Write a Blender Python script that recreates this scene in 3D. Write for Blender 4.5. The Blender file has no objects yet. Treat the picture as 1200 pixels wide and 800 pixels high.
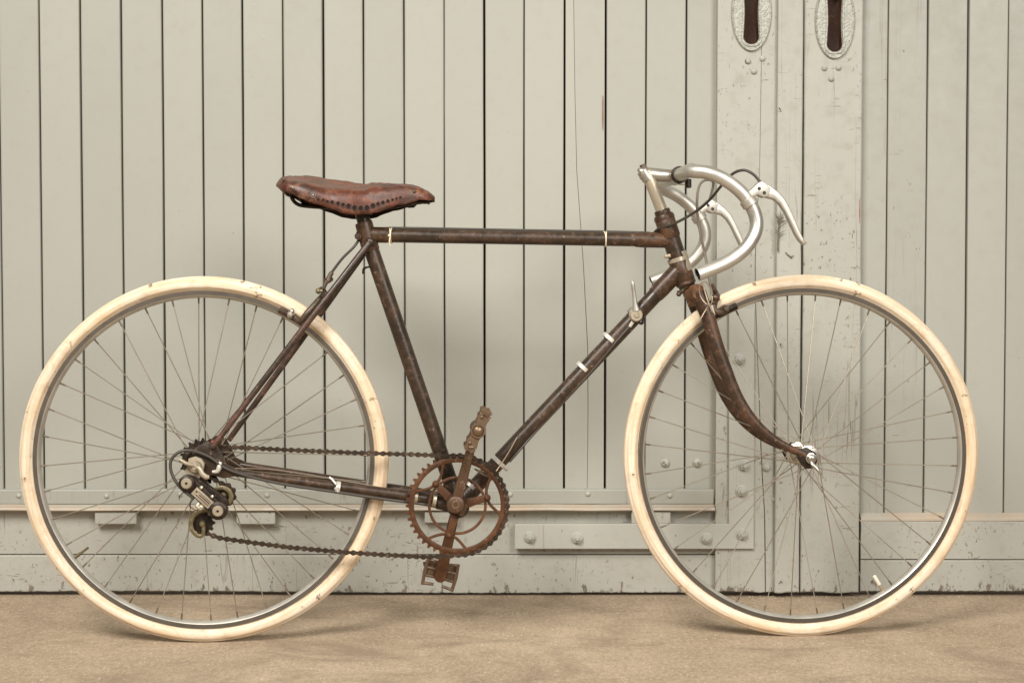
import bpy, bmesh, math, random
from mathutils import Vector, Matrix
random.seed(7)
R = math.radians
sc = bpy.context.scene
col = sc.collection

# ------------------------------------------------------------------ camera
FPX = 1696.0                       # focal length in photo pixels (1200 px wide)
TILT = math.atan(60 / FPX)
CAM_H = 0.6525
cd = bpy.data.cameras.new('camera'); cam = bpy.data.objects.new('camera', cd); col.objects.link(cam)
cd.sensor_width = 36; cd.lens = FPX / 1200 * 36; cd.clip_end = 100; cd.clip_start = 0.05
cam.location = (0, 0, CAM_H); cam.rotation_euler = (R(90) - TILT, 0, 0)
sc.camera = cam

# ------------------------------------------------------------------ light: two big soft lamps left and right of the camera, weak room light
w = bpy.data.worlds.new('World'); sc.world = w; w.use_nodes = True
bg = w.node_tree.nodes['Background']; bg.inputs[0].default_value = (1.0, 0.975, 0.92, 1); bg.inputs[1].default_value = 0.25
def area(name, loc, target, size, power, color, spread=R(180)):
    l = bpy.data.lights.new(name, 'AREA'); l.shape = 'RECTANGLE'; l.size = size[0]; l.size_y = size[1]; l.energy = power; l.color = color; l.spread = spread
    o = bpy.data.objects.new(name, l); col.objects.link(o); o.location = loc
    o.rotation_euler = (Vector(target) - Vector(loc)).to_track_quat('-Z', 'Y').to_euler()
    return o
area('softbox_key', (-1.70, -0.85, 3.75), (-0.02, 3.0, 0.0), (1.8, 1.8), 66, (1.0, 0.977, 0.930), R(86))
area('softbox_fill', (2.05, -0.95, 2.35), (0.05, 3.0, 0.10), (1.6, 1.6), 31, (1.0, 0.98, 0.935), R(86))
vs = sc.view_settings
vs.view_transform = 'Standard'; vs.look = 'None'; vs.exposure = 0.17; vs.gamma = 1.0; vs.use_curve_mapping = False
sc.render.resolution_x = 1024; sc.render.resolution_y = 682

# ------------------------------------------------------------------ measuring: rays of the photograph to planes of the place
FWD = Vector((0, math.cos(TILT), -math.sin(TILT))); UP = Vector((0, math.sin(TILT), math.cos(TILT)))
CAMP = Vector((0, 0, CAM_H))
def ray(u, v): return FWD + Vector((1, 0, 0)) * ((u - 600) / FPX) + UP * ((400 - v) / FPX)
def unproj(M, u, v, yo=0.0):
    """point, in the frame M, where the ray of pixel (u, v) meets that frame's plane y = yo"""
    Mi = M.inverted(); o = Mi @ CAMP; d = Mi.to_3x3() @ ray(u, v)
    t = (yo - o.y) / d.y
    return o + d * t

# ------------------------------------------------------------------ mesh helpers
class MB:
    def __init__(s): s.v = []; s.f = []; s.m = []
    def add(s, vs, fs, mi=0):
        b = len(s.v); s.v += [Vector(p) for p in vs]; s.f += [tuple(i + b for i in f) for f in fs]; s.m += [mi] * len(fs)
        return s
    def mesh(s, name, mats, smooth=40):
        me = bpy.data.meshes.new(name); me.from_pydata([tuple(p) for p in s.v], [], s.f)
        for m in (mats if isinstance(mats, (list, tuple)) else [mats]): me.materials.append(m)
        me.polygons.foreach_set('material_index', s.m)
        bm = bmesh.new(); bm.from_mesh(me); bmesh.ops.recalc_face_normals(bm, faces=bm.faces); bm.to_mesh(me); bm.free()
        if smooth:
            me.polygons.foreach_set('use_smooth', [True] * len(me.polygons)); me.set_sharp_from_angle(angle=R(smooth))
        me.update(); return me
def link(name, data, parent=None, M=None):
    o = bpy.data.objects.new(name, data); col.objects.link(o)
    if parent: o.parent = parent
    if M is not None: o.matrix_local = M
    return o
def part(name, mb, mats, parent=None, M=None, smooth=40): return link(name, mb.mesh(name, mats, smooth), parent, M)
def empty(name, parent=None, M=None):
    o = link(name, None, parent, M); o.empty_display_size = 0.05; return o
def tag(o, label=None, cat=None, group=None, kind=None):
    for k, x in (('label', label), ('category', cat), ('group', group), ('kind', kind)):
        if x: o[k] = x
    return o

def spline(pts, k=8, closed=False):
    P = [Vector(p) for p in pts]; n = len(P); out = []
    segs = n if closed else n - 1
    for i in range(segs):
        if closed: p0, p1, p2, p3 = P[(i-1) % n], P[i], P[(i+1) % n], P[(i+2) % n]
        else:
            p1, p2 = P[i], P[i+1]; p0 = P[i-1] if i else p1 * 2 - p2; p3 = P[i+2] if i + 2 < n else p2 * 2 - p1
        for j in range(k):
            t = j / k
            out.append(0.5 * ((2*p1) + (p2-p0)*t + (2*p0-5*p1+4*p2-p3)*t*t + (3*p1-p0-3*p2+p3)*t**3))
    if not closed: out.append(P[-1])
    return out
def lerp_list(vals, n):
    m = len(vals) - 1; r = []
    for i in range(n):
        x = i / (n - 1) * m; a = min(int(x), m - 1); r.append(vals[a] + (vals[a+1] - vals[a]) * (x - a))
    return r
def tube(mb, pts, r, n=12, closed=False, caps=True, ref=None, flat=1.0, mi=0):
    """sweep; r in the plane, r*flat along ref when ref is given"""
    P = [Vector(p) for p in pts]; N = len(P)
    rs = r if isinstance(r, (list, tuple)) else [r] * N
    if len(rs) != N: rs = lerp_list(list(rs), N)
    V = []; nrm = None
    for i in range(N):
        a = P[i-1] if (i or closed) else P[0]; b = P[(i+1) % N] if (i < N-1 or closed) else P[-1]
        t = (b - a).normalized()
        if ref is not None: side = Vector(ref); side = (side - t * side.dot(t)).normalized(); nn = t.cross(side)
        else:
            if nrm is None:
                h = Vector((0, 0, 1)) if abs(t.z) < 0.9 else Vector((1, 0, 0)); nrm = (h - t * h.dot(t)).normalized()
            else: nrm = (nrm - t * nrm.dot(t)).normalized()
            nn = nrm; side = t.cross(nn)
        fl = flat[i] if isinstance(flat, list) else flat
        for j in range(n):
            an = 2 * math.pi * j / n
            V.append(P[i] + nn * (rs[i] * math.cos(an)) + side * (rs[i] * fl * math.sin(an)))
    F = []
    for i in range(N if closed else N - 1):
        for j in range(n):
            a = i*n + j; b = i*n + (j+1) % n; c = ((i+1) % N)*n + (j+1) % n; d = ((i+1) % N)*n + j
            F.append((a, b, c, d))
    if caps and not closed: F.append(tuple(range(n))[::-1]); F.append(tuple(range((N-1)*n, N*n)))
    return mb.add(V, F, mi)
def lathe(mb, prof, origin, axis, n=24, closed=False, mi=0):
    """prof: (radius, height along axis)"""
    ax = Vector(axis).normalized(); h = Vector((0, 0, 1)) if abs(ax.z) < 0.9 else Vector((1, 0, 0))
    e1 = (h - ax * h.dot(ax)).normalized(); e2 = ax.cross(e1); o = Vector(origin); V = []; F = []; k = len(prof)
    for j in range(n):
        an = 2 * math.pi * j / n; d = e1 * math.cos(an) + e2 * math.sin(an)
        for (r, z) in prof: V.append(o + d * max(r, 1e-6) + ax * z)
    for j in range(n):
        for i in range(k if closed else k - 1):
            F.append((j*k + i, j*k + (i+1) % k, ((j+1) % n)*k + (i+1) % k, ((j+1) % n)*k + i))
    return mb.add(V, F, mi)
def prism(mb, outline, y0, y1, bev=0.0, mi=0, bev_back=False):
    """outline: list of (x, z); extruded from y0 (front) to y1 (back), front edge bevelled"""
    n = len(outline); O = [Vector((p[0], p[1])) for p in outline]
    area2 = sum(O[i].x * O[(i+1) % n].y - O[(i+1) % n].x * O[i].y for i in range(n))
    sg = 1 if area2 > 0 else -1
    def inset(d):
        out = []
        for i in range(n):
            e1 = (O[i] - O[i-1]); e2 = (O[(i+1) % n] - O[i])
            n1 = Vector((-e1.y, e1.x)).normalized() * sg; n2 = Vector((-e2.y, e2.x)).normalized() * sg
            m = n1 + n2; L = m.length
            m = m / L if L > 1e-6 else n1
            out.append(O[i] + m * (d / max(0.35, m.dot(n1))))
        return out
    s = 1 if y1 > y0 else -1
    rings = []
    if bev: rings.append((inset(bev), y0)); rings.append((inset(bev*0.3), y0 + s*bev*0.3)); rings.append((O, y0 + s*bev))
    else: rings.append((O, y0))
    if bev and bev_back: rings.append((O, y1 - s*bev)); rings.append((inset(bev), y1))
    else: rings.append((O, y1))
    V = [Vector((p.x, y, p.y)) for (ring, y) in rings for p in ring]; F = []
    for a in range(len(rings) - 1):
        for i in range(n): F.append((a*n + i, a*n + (i+1) % n, (a+1)*n + (i+1) % n, (a+1)*n + i))
    F.append(tuple(range(n))); F.append(tuple(range((len(rings)-1)*n, len(rings)*n))[::-1])
    return mb.add(V, F, mi)
def circle_pts(cx, cz, r, n=24, a0=0, a1=2*math.pi, end=False):
    m = n if not end else n + 1
    return [(cx + r*math.cos(a0 + (a1-a0)*i/n), cz + r*math.sin(a0 + (a1-a0)*i/n)) for i in range(m)]
def ball(mb, c, r, n=10, mi=0, sq=(1, 1, 1)):
    V = []; F = []; k = n // 2 + 1
    for i in range(k):
        th = math.pi * i / (k - 1)
        for j in range(n):
            ph = 2*math.pi*j/n
            V.append(Vector(c) + Vector((r*sq[0]*math.sin(th)*math.cos(ph), r*sq[1]*math.sin(th)*math.sin(ph), r*sq[2]*math.cos(th))))
    for i in range(k-1):
        for j in range(n): F.append((i*n+j, i*n+(j+1) % n, (i+1)*n+(j+1) % n, (i+1)*n+j))
    return mb.add(V, F, mi)
def capsule_outline(a, b, ra, rb, n=8):
    a = Vector(a); b = Vector(b); d = (b-a).normalized(); ang = math.atan2(d.y, d.x)
    return ([(b.x + rb*math.cos(ang - math.pi/2 + math.pi*i/n), b.y + rb*math.sin(ang - math.pi/2 + math.pi*i/n)) for i in range(n+1)] +
            [(a.x + ra*math.cos(ang + math.pi/2 + math.pi*i/n), a.y + ra*math.sin(ang + math.pi/2 + math.pi*i/n)) for i in range(n+1)])

# ------------------------------------------------------------------ materials
class NT:
    def __init__(s, name):
        s.m = bpy.data.materials.new(name); s.m.use_nodes = True; s.t = s.m.node_tree; s.b = s.t.nodes['Principled BSDF']
        s.tc = s.n('ShaderNodeTexCoord'); s.oi = s.n('ShaderNodeObjectInfo')
    def n(s, ty, **kw):
        nd = s.t.nodes.new(ty)
        for k, x in kw.items(): setattr(nd, k, x)
        return nd
    def l(s, a, b): s.t.links.new(a, b)
    def set(s, sock, x):
        if isinstance(x, bpy.types.NodeSocket): s.l(x, sock)
        else: sock.default_value = x
    def coord(s, scale=(1, 1, 1), rnd=0.0, kind='Object'):
        mp = s.n('ShaderNodeMapping'); s.l(s.tc.outputs[kind], mp.inputs['Vector']); mp.inputs['Scale'].default_value = scale
        if rnd:
            cx = s.n('ShaderNodeCombineXYZ'); mu = s.n('ShaderNodeMath', operation='MULTIPLY'); s.l(s.oi.outputs['Random'], mu.inputs[0]); mu.inputs[1].default_value = rnd
            for i in range(3): s.l(mu.outputs[0], cx.inputs[i])
            s.l(cx.outputs[0], mp.inputs['Location'])
        return mp.outputs[0]
    def noise(s, co, scale, detail=4, rough=0.55, dist=0.0):
        nd = s.n('ShaderNodeTexNoise'); s.l(co, nd.inputs['Vector']); nd.inputs['Scale'].default_value = scale
        nd.inputs['Detail'].default_value = detail; nd.inputs['Roughness'].default_value = rough; nd.inputs['Distortion'].default_value = dist
        return nd.outputs['Fac']
    def voro(s, co, scale, feat='F1'):
        nd = s.n('ShaderNodeTexVoronoi', feature=feat); s.l(co, nd.inputs['Vector']); nd.inputs['Scale'].default_value = scale
        return nd.outputs['Distance']
    def ramp(s, f, a, b, lo=0.0, hi=1.0):
        nd = s.n('ShaderNodeMapRange'); s.l(f, nd.inputs[0]); nd.inputs[1].default_value = a; nd.inputs[2].default_value = b
        nd.inputs[3].default_value = lo; nd.inputs[4].default_value = hi
        return nd.outputs[0]
    def math(s, op, a, b=0.0):
        nd = s.n('ShaderNodeMath', operation=op); s.set(nd.inputs[0], a); s.set(nd.inputs[1], b); return nd.outputs[0]
    def mix(s, f, a, b, blend='MIX'):
        nd = s.n('ShaderNodeMix', data_type='RGBA', blend_type=blend); s.set(nd.inputs[0], f)
        for sock, x in ((nd.inputs[6], a), (nd.inputs[7], b)):
            if isinstance(x, tuple) and len(x) == 3: x = x + (1,)
            s.set(sock, x)
        return nd.outputs[2]
    def bump(s, h, strength, dist=0.001, prev=None):
        nd = s.n('ShaderNodeBump'); s.l(h, nd.inputs['Height']); nd.inputs['Strength'].default_value = strength; nd.inputs['Distance'].default_value = dist
        if prev is not None: s.l(prev, nd.inputs['Normal'])
        return nd.outputs[0]
    def out(s, color=None, rough=None, metal=None, normal=None, spec=None):
        b = s.b
        if color is not None: s.set(b.inputs['Base Color'], color + (1,) if isinstance(color, tuple) and len(color) == 3 else color)
        if rough is not None: s.set(b.inputs['Roughness'], rough)
        if metal is not None: s.set(b.inputs['Metallic'], metal)
        if spec is not None: b.inputs['Specular IOR Level'].default_value = spec
        if normal is not None: s.l(normal, b.inputs['Normal'])
        return s.m

PAINT = (0.362, 0.352, 0.302)
def paint(name, base=PAINT, chips=0.0, grain=1.0, dust=0.0, rnd=13.0):
    t = NT(name); co = t.coord((1, 1, 1), rnd); cg = t.coord((55, 55, 1.6), rnd); cs = t.coord((9, 9, 1.1), rnd)
    big = t.noise(co, 2.2, 4); c = t.mix(t.ramp(big, 0.3, 0.7), tuple(x*0.97 for x in base), tuple(min(1, x*1.025) for x in base))
    tint = t.ramp(t.oi.outputs['Random'], 0, 1, 0.955, 1.03); cc = t.n('ShaderNodeCombineXYZ')
    for i in range(3): t.l(tint, cc.inputs[i])
    c = t.mix(1.0, c, cc.outputs[0], 'MULTIPLY')
    streak = t.noise(cs, 3.0, 5, 0.6)                                   # faint brush and weather streaks
    c = t.mix(t.ramp(streak, 0.45, 0.8, 0, 0.035), c, tuple(x*0.80 for x in (base[0], base[1]*0.99, base[2]*0.95)))
    # grubby freckles and small knocks through the paint
    cn = t.coord((1, 1, 1.0), rnd*1.7)
    mask = t.ramp(t.noise(cn, 5.0, 3), 0.50 - 0.10*chips, 0.66 - 0.06*chips)
    sp = t.noise(t.coord((1, 1, 0.6), rnd*0.6), 150.0, 4, 0.6)
    chip = t.math('MULTIPLY', t.ramp(sp, 0.715 - 0.075*chips, 0.745 - 0.075*chips), mask)
    sh = t.coord((0.13, 1, 1), rnd*2.1)                                 # short sideways scuffs
    scuff = t.math('MULTIPLY', t.ramp(t.noise(sh, 230.0, 3, 0.55), 0.72 - 0.05*chips, 0.75 - 0.05*chips), t.ramp(t.noise(cn, 9.0, 2), 0.5, 0.6))
    chip = t.math('MAXIMUM', chip, t.math('MULTIPLY', scuff, min(1.0, 0.25 + chips*0.6)))
    if chips > 0.3:
        cr = t.noise(t.coord((38, 38, 0.9), rnd*1.3), 1.0, 3, 0.5)      # hairline splits along the grain
        hair = t.math('MULTIPLY', t.ramp(t.math('ABSOLUTE', t.math('SUBTRACT', cr, 0.5)), 0.0022, 0.006, 1, 0), t.ramp(t.noise(t.coord((6, 6, 1.5), rnd*2.9), 2.0, 2), 0.52, 0.60))
        chip = t.math('MAXIMUM', chip, t.math('MULTIPLY', hair, 0.75*chips))
        sz = t.n('ShaderNodeSeparateXYZ'); t.l(t.tc.outputs['Object'], sz.inputs[0])
        foot = t.math('MULTIPLY', t.ramp(sz.outputs[2], 0.0, 0.055, 0.17, 0.0), chips)   # paint knocked off by splash and kicks at the foot
        peel = t.ramp(t.math('ADD', t.noise(t.coord((1, 1, 0.45), rnd*1.1), 60.0, 4, 0.65), foot), 0.70, 0.735)
        chip = t.math('MAXIMUM', chip, peel)
    ex = t.mix(t.ramp(t.noise(co, 60, 2), 0.4, 0.6), (0.10, 0.075, 0.05), (0.20, 0.155, 0.115))
    c = t.mix(t.math('MULTIPLY', chip, 0.85), c, ex)
    gr = t.noise(t.coord((1, 1, 1), rnd), 34.0, 4, 0.6)                 # grubby haze of old dirt
    c = t.mix(t.ramp(gr, 0.52, 0.8, 0.0, 0.10 + 0.22*chips), c, (0.25, 0.215, 0.16))
    if dust:
        d = t.ramp(t.noise(t.coord((0.5, 1, 1), rnd), 26.0, 4, 0.6), 0.32, 0.62, 0.0, dust)
        c = t.mix(d, c, (0.42, 0.325, 0.235))
    g = t.noise(cg, 2.4, 4, 0.6); lump = t.noise(co, 70.0, 3)
    nb = t.bump(g, 0.022*grain, 0.0006); nb = t.bump(lump, 0.13 + 0.12*chips, 0.0007, nb); nb = t.bump(t.math('SUBTRACT', 1.0, chip), 0.45, 0.0006, nb)
    return t.out(c, t.ramp(gr, 0.3, 0.8, 0.42, 0.62), 0.0, nb, 0.35)
M_PLANK = paint('paint_plank', chips=0.05)
M_PLANKR = paint('paint_plank_worn', tuple(x*0.96 for x in PAINT), chips=0.45)
M_STILE = paint('paint_stile', (0.372, 0.360, 0.308), chips=1.1)
M_RAIL = paint('paint_rail', (0.390, 0.377, 0.325), chips=1.15)
M_IRON = paint('paint_iron', (0.395, 0.384, 0.333), chips=0.5, grain=0.2)
M_DUST = paint('paint_dusty', (0.40, 0.37, 0.305), chips=0.6, dust=0.9)

def dark_gap():
    t = NT('bare_wood_gap'); n1 = t.noise(t.coord((30, 30, 1)), 3, 4)
    return t.out(t.mix(n1, (0.045, 0.028, 0.017), (0.11, 0.075, 0.05)), 0.9, 0, None, 0.1)
M_GAP = dark_gap()

def concrete():
    t = NT('concrete'); co = t.coord()
    a = t.noise(co, 1.7, 6, 0.62, 0.6); b = t.noise(co, 9, 7, 0.70); f = t.noise(co, 95, 5, 0.75); f2 = t.noise(co, 330, 3, 0.7)
    fc = t.coord((1, 0.6, 1)); f = t.noise(fc, 120, 5, 0.78); f2 = t.noise(fc, 380, 3, 0.7)
    c = t.mix(t.ramp(a, 0.3, 0.7), (0.345, 0.257, 0.172), (0.50, 0.388, 0.272))
    c = t.mix(t.ramp(b, 0.42, 0.66, 0, 0.60), c, (0.28, 0.206, 0.137))
    c = t.mix(t.ramp(f, 0.47, 0.64, 0, 0.48), c, (0.60, 0.475, 0.345))
    c = t.mix(t.ramp(f, 0.46, 0.30, 0, 0.45), c, (0.20, 0.143, 0.094))
    c = t.mix(t.ramp(f2, 0.53, 0.66, 0, 0.60), c, (0.19, 0.136, 0.088))
    sp = t.voro(co, 130); m = t.math('MULTIPLY', t.ramp(sp, 0.12, 0.20, 1, 0), t.ramp(t.noise(co, 45, 2), 0.50, 0.58))
    c = t.mix(t.math('MULTIPLY', m, 0.85), c, (0.86, 0.75, 0.60))
    pit = t.math('MULTIPLY', t.ramp(t.voro(t.coord((1.3, 1, 1)), 75), 0.10, 0.17, 1, 0), t.ramp(t.noise(co, 20, 2), 0.50, 0.58))
    c = t.mix(t.math('MULTIPLY', pit, 0.75), c, (0.13, 0.09, 0.055))
    st = t.noise(t.coord((1, 1.5, 1)), 3.4, 7, 0.66, 0.9)              # old damp stains
    c = t.mix(t.ramp(st, 0.49, 0.66, 0, 0.55), c, (0.205, 0.149, 0.099))
    nb = t.bump(b, 0.4, 0.004); nb = t.bump(f, 0.5, 0.0022, nb); nb = t.bump(f2, 0.5, 0.0012, nb)
    return t.out(c, t.ramp(b, 0.3, 0.7, 0.78, 0.95), 0, nb, 0.25)
M_CONC = concrete()

def rusty(name, base, rust, pale, amount=0.5, metal=0.35, rough=0.45, scale=1.0, spec=0.5):
    t = NT(name); co = t.coord((1, 1, 1), 3.0)
    a = t.noise(co, 16*scale, 6, 0.65, 0.4); b = t.noise(co, 90*scale, 5, 0.7); s = t.noise(co, 300*scale, 3, 0.7)
    r = t.math('ADD', t.math('MULTIPLY', a, 0.6), t.math('MULTIPLY', b, 0.4))
    k = 0.62 - 0.22*amount
    c = t.mix(t.ramp(r, k - 0.05, k + 0.12), base, rust)
    c = t.mix(t.ramp(b, 0.61, 0.70, 0, 0.75), c, pale)
    c = t.mix(t.ramp(s, 0.55, 0.8, 0, 0.5), c, tuple(x*0.45 for x in base))
    nb = t.bump(b, 0.30, 0.0007); nb = t.bump(s, 0.30, 0.0004, nb)
    return t.out(c, t.ramp(r, 0.35, 0.65, rough - 0.1, rough + 0.22), t.ramp(r, 0.4, 0.6, metal, metal*0.3), nb, spec)
M_FRAME = rusty('old_frame_enamel', (0.036, 0.023, 0.014), (0.085, 0.042, 0.021), (0.30, 0.21, 0.135), 0.46, 0.25, 0.32, 1.0, 0.45)
M_LUG = rusty('rusty_lug', (0.042, 0.025, 0.015), (0.120, 0.056, 0.026), (0.30, 0.20, 0.12), 0.62, 0.2, 0.36, 1.4, 0.4)
M_CROWN = rusty('rust_eaten_crown', (0.060, 0.030, 0.016), (0.185, 0.088, 0.040), (0.40, 0.27, 0.16), 0.75, 0.1, 0.5, 1.2, 0.3)
M_FORK = rusty('rusty_fork_enamel', (0.046, 0.026, 0.015), (0.125, 0.055, 0.026), (0.36, 0.22, 0.12), 0.45, 0.2, 0.34, 1.0, 0.38)
M_STAY = rusty('red_brown_stay', (0.040, 0.026, 0.017), (0.120, 0.046, 0.027), (0.32, 0.20, 0.12), 0.42, 0.25, 0.34)
M_RUST = rusty('orange_rust', (0.068, 0.027, 0.011), (0.128, 0.052, 0.019), (0.24, 0.12, 0.052), 0.5, 0.15, 0.50, 1.0, 0.3)
M_CRANK = rusty('rust_chrome', (0.100, 0.056, 0.030), (0.075, 0.032, 0.015), (0.38, 0.27, 0.175), 0.42, 0.6, 0.32)
M_PEDAL = rusty('pedal_rust', (0.165, 0.105, 0.060), (0.065, 0.030, 0.015), (0.42, 0.31, 0.20), 0.45, 0.55, 0.36, 1.8)
M_CHAIN = rusty('chain_steel', (0.046, 0.031, 0.020), (0.080, 0.040, 0.021), (0.34, 0.25, 0.17), 0.3, 0.55, 0.32, 2.0)
M_BLACK = rusty('black_steel', (0.022, 0.015, 0.010), (0.055, 0.030, 0.017), (0.19, 0.14, 0.09), 0.4, 0.3, 0.36, 1.8, 0.3)
M_OLIVE = rusty('brass_cage', (0.16, 0.125, 0.066), (0.085, 0.056, 0.028), (0.36, 0.30, 0.19), 0.4, 0.6, 0.42, 1.5)
M_BRAKE = rusty('brake_metal', (0.075, 0.052, 0.034), (0.115, 0.058, 0.032), (0.35, 0.27, 0.19), 0.4, 0.5, 0.40, 1.6)

def alloy(name, base, rough, metal, stain=0.3):
    t = NT(name); co = t.coord((1, 1, 1), 2.0)
    a = t.noise(co, 14, 5, 0.6); b = t.noise(co, 130, 4, 0.65)
    c = t.mix(t.ramp(a, 0.3, 0.7), tuple(x*0.78 for x in base), base)
    c = t.mix(t.ramp(t.noise(co, 45, 5, 0.7), 0.55, 0.72, 0, stain*0.6), c, (0.36, 0.28, 0.19))
    c = t.mix(t.ramp(b, 0.66, 0.76, 0, stain), c, (0.22, 0.16, 0.10))
    nb = t.bump(b, 0.12, 0.0004)
    return t.out(c, t.ramp(a, 0.3, 0.7, rough, rough + 0.14), metal, nb)
M_ALU = alloy('dull_aluminium', (0.62, 0.585, 0.52), 0.38, 0.85, 0.75)
M_ALU2 = alloy('grey_aluminium', (0.50, 0.465, 0.40), 0.36, 0.85, 0.7)
M_LEVER = alloy('cast_aluminium', (0.56, 0.52, 0.45), 0.38, 0.72, 0.75)
M_RIM = alloy('rim_alloy', (0.66, 0.62, 0.55), 0.36, 0.75, 0.5)
M_SPOKE = alloy('spoke_steel', (0.40, 0.345, 0.27), 0.36, 0.8, 0.6)
M_NIPPLE = alloy('nipple_brass', (0.16, 0.12, 0.08), 0.45, 0.6, 0.6)
M_CHROME = alloy('old_chrome', (0.62, 0.57, 0.49), 0.24, 0.95, 0.8)
M_TAPE = alloy('silver_clip', (0.70, 0.66, 0.58), 0.40, 0.4, 0.3)
M_STEMQ = rusty('quill_chrome', (0.46, 0.39, 0.29), (0.24, 0.145, 0.075), (0.62, 0.55, 0.45), 0.38, 0.6, 0.34)

def rimtrack(name, dark, light):
    t = NT(name); co = t.coord()
    ck = t.n('ShaderNodeTexChecker'); t.l(t.coord(), ck.inputs['Vector']); ck.inputs['Scale'].default_value = 520
    n1 = t.noise(co, 60, 4, 0.6)
    c = t.mix(ck.outputs['Fac'], dark, light); c = t.mix(t.ramp(n1, 0.5, 0.75, 0, 0.5), c, (0.06, 0.045, 0.03))
    return t.out(c, 0.5, 0.55, None)
M_TRACK = rimtrack('knurled_brake_track', (0.055, 0.045, 0.034), (0.20, 0.17, 0.135))
M_TRACKD = rimtrack('dark_brake_track', (0.040, 0.032, 0.024), (0.145, 0.12, 0.092))

def tyre_mat(name, dirt):
    t = NT(name); co = t.coord()
    sx = t.n('ShaderNodeSeparateXYZ'); t.l(t.tc.outputs['Object'], sx.inputs[0])
    rad = t.math('SQRT', t.math('ADD', t.math('MULTIPLY', sx.outputs[0], sx.outputs[0]), t.math('MULTIPLY', sx.outputs[2], sx.outputs[2])))
    cx = t.n('ShaderNodeCombineXYZ')                                   # runs round the tyre, so wear follows the tread
    for i_, k_ in ((0, 7.0), (2, 7.0)): t.l(t.math('MULTIPLY', sx.outputs[i_], k_), cx.inputs[i_])
    t.l(t.math('ADD', t.math('MULTIPLY', rad, 150.0), t.math('MULTIPLY', sx.outputs[1], 60.0)), cx.inputs[1])
    streak = t.noise(cx.outputs[0], 1.0, 5, 0.62); streak2 = t.noise(cx.outputs[0], 3.4, 4, 0.65)
    a = t.noise(co, 5, 5, 0.6, 0.8); b = t.noise(co, 38, 5, 0.68, 0.6); f = t.noise(co, 240, 3, 0.6)
    c = t.mix(t.ramp(a, 0.32, 0.66), (0.77, 0.675, 0.545), (0.715, 0.575, 0.41))
    c = t.mix(t.ramp(streak, 0.44, 0.60, 0, 0.80), c, (0.66, 0.475, 0.29))
    c = t.mix(t.ramp(streak2, 0.55, 0.70, 0, 0.60), c, (0.47, 0.32, 0.185))
    c = t.mix(t.ramp(b, 0.52, 0.70, 0, 0.60), c, (0.60, 0.42, 0.25))
    c = t.mix(t.ramp(t.noise(co, 14, 6, 0.7, 0.5), 0.56, 0.70, 0, 0.40 + 0.2*dirt), c, (0.45, 0.33, 0.21))
    spots = t.math('MULTIPLY', t.ramp(t.noise(co, 60, 3, 0.6, 0.4), 0.67 - 0.035*dirt, 0.71 - 0.03*dirt), t.ramp(t.noise(co, 7, 2), 0.46, 0.58))
    c = t.mix(t.math('MULTIPLY', spots, 0.8), c, (0.15, 0.10, 0.06))
    c = t.mix(t.ramp(f, 0.58, 0.8, 0, 0.35), c, (0.44, 0.32, 0.20))
    nb = t.bump(streak2, 0.30, 0.0010); nb = t.bump(b, 0.30, 0.0012, nb); nb = t.bump(f, 0.25, 0.0004, nb)
    return t.out(c, 0.75, 0, nb, 0.2)
M_TYRE = tyre_mat('cream_rubber', 0.35); M_TYRE2 = tyre_mat('cream_rubber_scuffed', 1.0)

def leather():
    t = NT('worn_leather'); co = t.coord()
    a = t.noise(t.coord((1, 1.5, 2.2)), 15, 6, 0.66, 0.8); b = t.noise(co, 75, 5, 0.7); f = t.noise(co, 330, 3, 0.65)
    pz = t.noise(t.coord((1, 1, 1.4)), 22, 4, 0.6, 1.2)
    c = t.mix(t.ramp(a, 0.36, 0.62), (0.036, 0.015, 0.009), (0.165, 0.043, 0.019))
    c = t.mix(t.ramp(pz, 0.5, 0.66, 0, 0.55), c, (0.075, 0.042, 0.028))
    c = t.mix(t.ramp(b, 0.52, 0.68, 0, 0.7), c, (0.27, 0.115, 0.062))
    c = t.mix(t.ramp(f, 0.52, 0.72, 0, 0.65), c, (0.040, 0.019, 0.012))
    nb = t.bump(a, 0.35, 0.003); nb = t.bump(b, 0.5, 0.0011, nb); nb = t.bump(f, 0.4, 0.0005, nb)
    return t.out(c, t.ramp(b, 0.3, 0.7, 0.30, 0.52), 0, nb, 0.5)
M_RAW = rusty('raw_leather', (0.030, 0.016, 0.010), (0.045, 0.024, 0.014), (0.07, 0.04, 0.025), 0.4, 0.0, 0.8, 1.0, 0.15)
M_LEATHER = leather(); M_LIP = rusty('worn_lip', (0.17, 0.075, 0.045), (0.10, 0.05, 0.03), (0.34, 0.22, 0.15), 0.4, 0.0, 0.5)
def plain(name, c, rough=0.6, metal=0.0, var=0.15):
    t = NT(name); n1 = t.noise(t.coord((1, 1, 1), 2.0), 120, 4, 0.6)
    return t.out(t.mix(n1, tuple(x*(1-var) for x in c), tuple(min(1, x*(1+var)) for x in c)), rough, metal, t.bump(n1, 0.15, 0.0004))
M_CABLE = plain('cable_housing', (0.050, 0.040, 0.030), 0.42)
M_CABLEG = plain('grey_housing', (0.17, 0.135, 0.10), 0.45)
M_WIRE = plain('bare_wire', (0.50, 0.40, 0.28), 0.38, 0.7)
M_STRING = plain('cream_string', (0.74, 0.63, 0.44), 0.8)
M_HOLE_SHADE = plain('hole_shade', (0.008, 0.006, 0.005), 0.9)  # near-black colour paints in the shade inside holes, slots and sockets
M_CUP = rusty('rusty_cup', (0.050, 0.024, 0.014), (0.105, 0.042, 0.021), (0.14, 0.085, 0.05), 0.30, 0.0, 0.65, 1.0, 0.25)
M_CAPW = plain('white_cap', (0.74, 0.68, 0.57), 0.5)
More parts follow.
